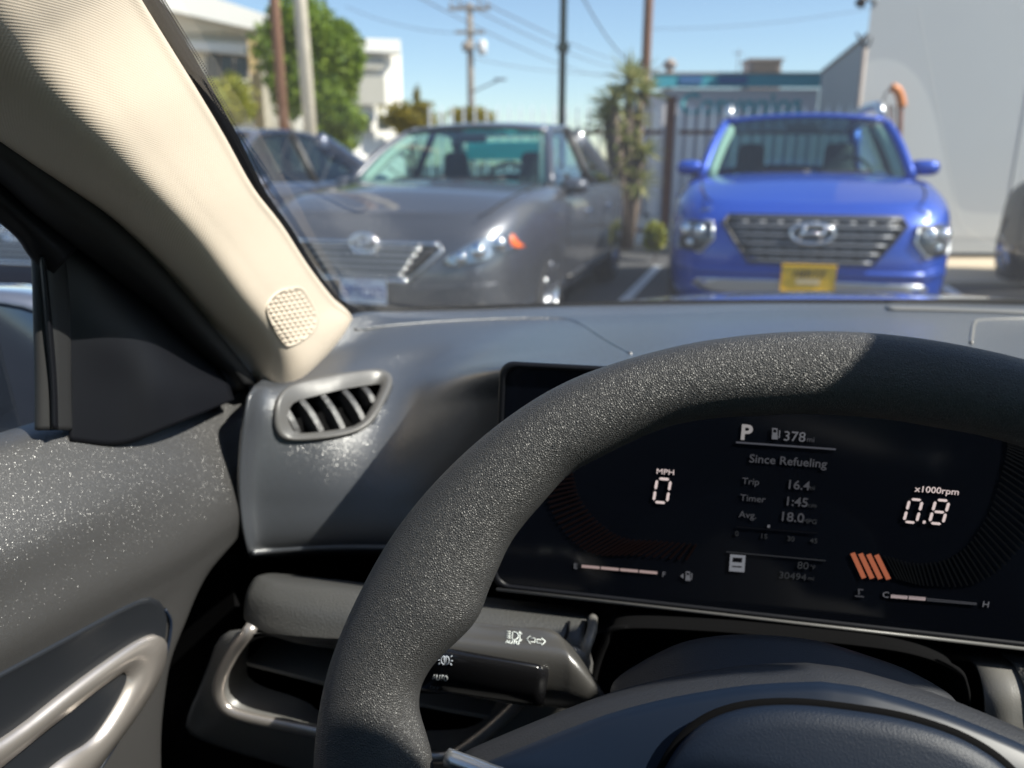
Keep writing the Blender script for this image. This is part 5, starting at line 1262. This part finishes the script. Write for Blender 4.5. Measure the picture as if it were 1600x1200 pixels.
# ---- steering column cover
cc = bpy.data.objects.new('column_cover', None); link(cc, own)
arch = [(955, 1100), (962, 1072), (1000, 1045), (1060, 1015), (1115, 1003), (1170, 1000), (1230, 1003), (1290, 1012), (1350, 1030), (1420, 1055), (1480, 1088), (1500, 1110)]
A_ = [PY(a, b, .375) for a, b in arch]
ac = Vector((.062, .375, .80))
rows = []
for y, k, dz in ((.50, 1.0, -.10), (.44, 1.01, -.05), (.395, 1.0, -.014), (.380, 1.0, -.002), (.368, .99, -.001), (.345, .96, -.004), (.31, .90, -.012), (.28, .84, -.022)):
    rows.append([Vector((ac.x + (p.x - ac.x) * k, y, ac.z + (p.z - ac.z) * k + dz)) for p in A_])
part('upper_cover', grid_interp(rows, 40, 60), M['hub_grain'], cc, solid=.003)
rows = [[Vector((ac.x + (p.x - ac.x) * k * 1.0, y, ac.z - (p.z - ac.z) * .9)) for p in A_] for y, k in ((.50, 1), (.35, .95), (.28, .8))]
part('lower_cover', grid_interp(rows, 10, 30), M['satin_black'], cc, solid=.003)
sur = [(918, 1090), (925, 1040), (945, 985), (968, 960), (1100, 962), (1250, 975), (1400, 993), (1480, 1020), (1500, 1050), (1505, 1100)]
S_ = [PY(a, b, .47) for a, b in sur]
rows = [[Vector((.075 + (p.x - .075) * k, y, .80 + (p.z - .80) * k)) for p in S_] for y, k in ((.455, 1.0), (.46, .97), (.50, .94), (.56, .92))]
part('column_surround', grid_interp(rows, 16, 60), M['matte_black'], cc, solid=.003)

# ---- light stalk
st = bpy.data.objects.new('light_stalk', None); link(st, own)
S0 = [[(640, 935, .424), (610, 975, .408), (585, 1005, .397), (570, 1060, .397), (585, 1075, .43)],
      [(782, 967, .424), (742, 988, .418), (715, 1003, .403), (690, 1084, .400), (720, 1080, .43)],
      [(850, 973, .424), (858, 996, .418), (864, 1024, .403), (852, 1106, .400), (850, 1100, .43)],
      [(884, 997, .428), (890, 1012, .416), (898, 1035, .402), (892, 1110, .400), (900, 1104, .43)],
      [(917, 1040, .424), (922, 1052, .414), (928, 1068, .403), (924, 1108, .402), (930, 1100, .425)],
      [(948, 1090, .418), (950, 1094, .412), (952, 1098, .406), (950, 1108, .405), (952, 1104, .418)]]
lo = [resample([PY(*q) for q in r_], 40, 2) for r_ in S0]
for i in range(1, len(lo)):
    n = 40; k = min(range(n), key=lambda j: sum((lo[i][(j + q) % n] - lo[i - 1][q]).length for q in range(0, n, 4))); lo[i] = lo[i][k:] + lo[i][:k]
dn = [[Vector(catmull([lo[i][k] for i in range(len(lo))], 28)[j]) for k in range(40)] for j in range(28)]
recalc(mk('stalk_body', *loops_vf(dn, True, True), M['stalk_plastic'], st))
K = [[(630, 1000, .396), (600, 1030, .392), (600, 1078, .395), (615, 1085, .42)], [(712, 1008, .401), (700, 1024, .393), (690, 1082, .395), (700, 1086, .42)], [(840, 1031, .400), (838, 1048, .392), (830, 1104, .396), (836, 1106, .42)], [(856, 1040, .402), (858, 1055, .398), (848, 1104, .399), (850, 1105, .42)]]
lo = [resample([PY(*q) for q in r_], 32, 2) for r_ in K]
for i in range(1, len(lo)):
    n = 32; k = min(range(n), key=lambda j: sum((lo[i][(j + q) % n] - lo[i - 1][q]).length for q in range(0, n, 4))); lo[i] = lo[i][k:] + lo[i][:k]
recalc(mk('switch_knob', *loops_vf(lo, True, True), M['gloss_black'], st))
sb = BVHTree.FromPolygons(*loops_vf(dn, True, True)); kb = BVHTree.FromPolygons(*loops_vf(lo, True, True))
def icon(name, lines, b, m, wpx=1.7, lift=.0003):
    for L in lines:
        pass
    q = MB()
    for L in lines:
        p = [hit(b, a, c_, lift) for a, c_ in L]; q.add(tube_vf(p, .00030 * wpx, 6))
    return q.build(name, m, st)
def circ(cx_, cy_, rx, ry, a0, a1, n=10): return [(cx_ + rx * math.cos(R(a0 + (a1 - a0) * k / n)), cy_ + ry * math.sin(R(a0 + (a1 - a0) * k / n))) for k in range(n + 1)]
# high beam assist symbol: ruled lines, lamp, AUTO, double arrow; then the two turn arrows
icon('beam_icon', [[(791, 987), (798, 987.6)], [(791, 990.5), (798, 991)], [(791, 994), (798, 994.6)], [(791, 997), (798, 997.6)], [(801, 988)] + circ(802, 994, 8, 6.5, -80, 80) + [(800, 1000), (801, 988)],
                   [(812, 988), (812.5, 1002)], [(809.5, 990.5), (812, 987), (815, 991)], [(809.5, 999.5), (812.5, 1003), (815, 999.8)]], sb, M['ink_white'], 1.0)
icon('turn_arrows', [[(823, 999), (829, 994), (829, 997), (836, 998), (836, 1004), (829, 1003), (829, 1006), (823, 999)], [(852, 1003), (846, 997), (846, 1000), (839, 999.5), (839, 1005.5), (846, 1006), (846, 1009), (852, 1003)]], sb, M['ink_white'], 1.0)
def letters(b, word, u0, v0, cw, ch, m, wpx=1.2, sl=.1, name='lettering'):
    Gl = dict(A=[[(0, 1), (.5, 0), (1, 1)], [(.2, .65), (.8, .65)]], U=[[(0, 0), (0, .8), (.3, 1), (.7, 1), (1, .8), (1, 0)]], T=[[(0, 0), (1, 0)], [(.5, 0), (.5, 1)]], O=[[(.3, 0), (.7, 0), (1, .25), (1, .75), (.7, 1), (.3, 1), (0, .75), (0, .25), (.3, 0)]], F=[[(1, 0), (0, 0), (0, 1)], [(0, .5), (.8, .5)]])
    L = []
    for i, c_ in enumerate(word):
        for s_ in Gl[c_]: L.append([(u0 + (i * 1.28 + x) * cw + (1 - y) * 1.0, v0 + y * ch + (i * 1.28 + x) * cw * sl) for x, y in s_])
    return icon(name, L, b, m, wpx)
letters(sb, 'AUTO', 790, 1000.5, 4.2, 4.5, M['ink_white'], 1.0, .12)
dim_ink = mat('print_grey', (.40, .42, .44), .5)
letters(kb, 'AUTO', 676, 1053.5, 4.6, 7.0, dim_ink, 1.1, .12)
letters(kb, 'OFF', 672, 1071.5, 4.2, 4.0, mat('print_dark_grey', (.12, .12, .13), .5), .8, .12)
def dsh(cx_, s_): return [(cx_, 1025)] + circ(cx_, 1031.5, 5.0 * s_, 6.5, -80, 80) + [(cx_, 1038), (cx_, 1025)]
icon('position_lamp_icon', [dsh(697, 1), dsh(694.5, -1), [(704, 1027), (706.5, 1024.5)], [(704.5, 1032), (707.5, 1032.3)], [(704, 1036), (706, 1039)], [(687.5, 1026), (685.5, 1023.5)], [(687, 1031), (684, 1030.7)], [(687.5, 1035.5), (685, 1038)]], kb, mat('print_bluewhite', (.55, .60, .68), .5), .9)

# ---- steering wheel
tw = R(26); wc = Vector((.074, .265, .906)); ex = Vector((1, 0, 0)); ey = Vector((0, math.sin(tw), math.cos(tw))); en = Vector((0, -math.cos(tw), math.sin(tw)))
def WPx(u_, v_, h=0):
    d = rayc(u_, v_); q = wc + en * h; s_ = (q - CC).dot(en) / d.dot(en); p = CC + d * s_ - q; return p.dot(ex), p.dot(ey)
def w3(x, y, h=0): return wc + ex * x + ey * y + en * h
op = [(1262, 520), (1150, 528), (1000, 558), (879, 600), (780, 664), (700, 735), (606, 850), (569, 919), (531, 1000), (509, 1069), (500, 1131), (492, 1200)]
ip = [(1300, 648), (1187, 650), (1047, 665), (967, 700), (924, 722), (887, 741), (852, 781), (795, 850), (775, 897), (762, 922), (750, 965), (722, 997), (690, 1024), (660, 1060), (650, 1092), (655, 1131), (672, 1165)]
def polar(l): return sorted((math.degrees(math.atan2(*reversed(WPx(a, b)))) % 360, math.hypot(*WPx(a, b))) for a, b in l)
PO, PI_ = polar(op), polar(ip)
def rad(tab, a):
    a = a % 360
    if a < 90: a = 180 - a
    if a > 270: a = 540 - a
    if a <= tab[0][0]: return tab[0][1]
    for (a0, r0), (a1, r1) in zip(tab, tab[1:]):
        if a <= a1: return r0 + (r1 - r0) * (a - a0) / (a1 - a0)
    return None
r0_ = rad(PO, 92)
def ro_ri(a):
    aa = a % 360
    if aa < 90: aa = 180 - aa
    elif aa > 270: aa = 540 - aa
    o_, i_ = rad(PO, aa), rad(PI_, aa)
    if o_ is None: t = min(1, (aa - PO[-1][0]) / 60); o_ = PO[-1][1] + (.185 - PO[-1][1]) * t
    if i_ is None: t = min(1, (aa - PI_[-1][0]) / 25); i_ = PI_[-1][1] + (.155 - PI_[-1][1]) * t
    return o_, i_
NA = 360; raw = [ro_ri(360 * k / NA) for k in range(NA)]
def sm_(j, w_=4): return [sum(raw[(k + q) % NA][j] for q in range(-w_, w_ + 1)) / (2 * w_ + 1) for k in range(NA)]
ro, ri_ = sm_(0, 4), sm_(1, 2)
swh = bpy.data.objects.new('steering_wheel', None); link(swh, own)
lo = []
for k in range(NA):
    a = 2 * math.pi * k / NA; c = (ro[k] + ri_[k]) / 2; hr = (ro[k] - ri_[k]) / 2; hn = .0165 + .15 * max(0, hr - .018)
    loop = []
    for j in range(32):
        b_ = 2 * math.pi * j / 32; rr_ = c + hr * math.copysign(abs(math.cos(b_)) ** .92, math.cos(b_)); loop.append(w3(rr_ * math.cos(a), rr_ * math.sin(a), hn * math.copysign(abs(math.sin(b_)) ** .95, math.sin(b_))))
    lo.append(loop)
v = [p for l in lo for p in l]; f = []
for i in range(NA):
    for j in range(32): f.append((i * 32 + j, i * 32 + (j + 1) % 32, ((i + 1) % NA) * 32 + (j + 1) % 32, ((i + 1) % NA) * 32 + j))
recalc(mk('rim', v, f, M['leather'], swh))
# hub cover, airbag pad, spokes
def sym(l): return l + [(2 * .0 - x, y) for x, y in reversed(l)]
hubL = [WPx(a, b, .0) for a, b in ((1300, 1043), (1180, 1049), (1100, 1060), (1020, 1075), (940, 1096), (870, 1122), (800, 1150), (740, 1175), (700, 1194))]
hubL = [(x if x < 0 else 0, y) for x, y in hubL]; hubL[0] = (0, hubL[0][1])
low = [(-.160, -.030), (-.150, -.045), (-.11, -.055), (-.085, -.075), (-.055, -.10), (-.03, -.115), (0, -.118)]
left = hubL + low; loop = left + [(-x, y) for x, y in reversed(left[1:-1])]
def hl_(k, h, dy=0): return [w3(q.x * k, (q.y + .02) * k - .02 + dy, h) for q in resample([(x, y, 0) for x, y in loop], 160, 1)]
def crn(k): return hl_(k, 0)
recalc(mk('hub_cover', *loops_vf([hl_(.97, -.03), hl_(1.0, -.012), hl_(.985, -.003), hl_(.93, .003)], True, False), M['hub_grain'], swh))
recalc(mk('spoke_bezel', *loops_vf([hl_(.945, .0), hl_(.935, .0042), hl_(.90, .008), hl_(.60, .012)], False, True), M['smooth_dark'], swh))
padL = [WPx(a, b, .016) for a, b in ((1330, 1113), (1200, 1113), (1100, 1122), (1050, 1140), (1000, 1190))]
pz = max(y for _, y in padL)
pl_ = [(0, pz + .0005), (-.02, pz), (-.040, pz - .004), (-.055, pz - .012), (-.066, pz - .026), (-.072, pz - .045), (-.070, pz - .08), (-.055, pz - .115), (-.03, pz - .13), (0, pz - .133)]
ploop_ = pl_ + [(-x, y) for x, y in reversed(pl_[1:-1])]
def pdl(k, h): return [w3(q.x * k, (q.y + .03) * k - .03, h) for q in resample([(x, y, 0) for x, y in ploop_], 120, 2)]
recalc(mk('pad_gap', *loops_vf([pdl(1.03, .0125), pdl(1.035, .0142), pdl(1.0, .0142)], False, True), M['matte_black'], swh))
recalc(mk('airbag_cover', *loops_vf([pdl(1.0, .012), pdl(1.0, .0165), pdl(.975, .0195), pdl(.9, .0215), pdl(.6, .0245), pdl(.3, .026)], False, True), M['pad'], swh))
for sd in (-1, 1):
    q = [w3(sd * x, y, h) for x, y, h in ((.158, -.002, .002), (.140, -.004, .006), (.125, -.008, .009), (.120, -.03, .01))]
    tube('spoke_accent', catmull(q, 16), .004, M['satin_silver'], swh, n=8)
tube('column_shaft', [w3(0, -.02, -.03), w3(0, -.02, -.12)], .045, M['matte_black'], swh, n=20)
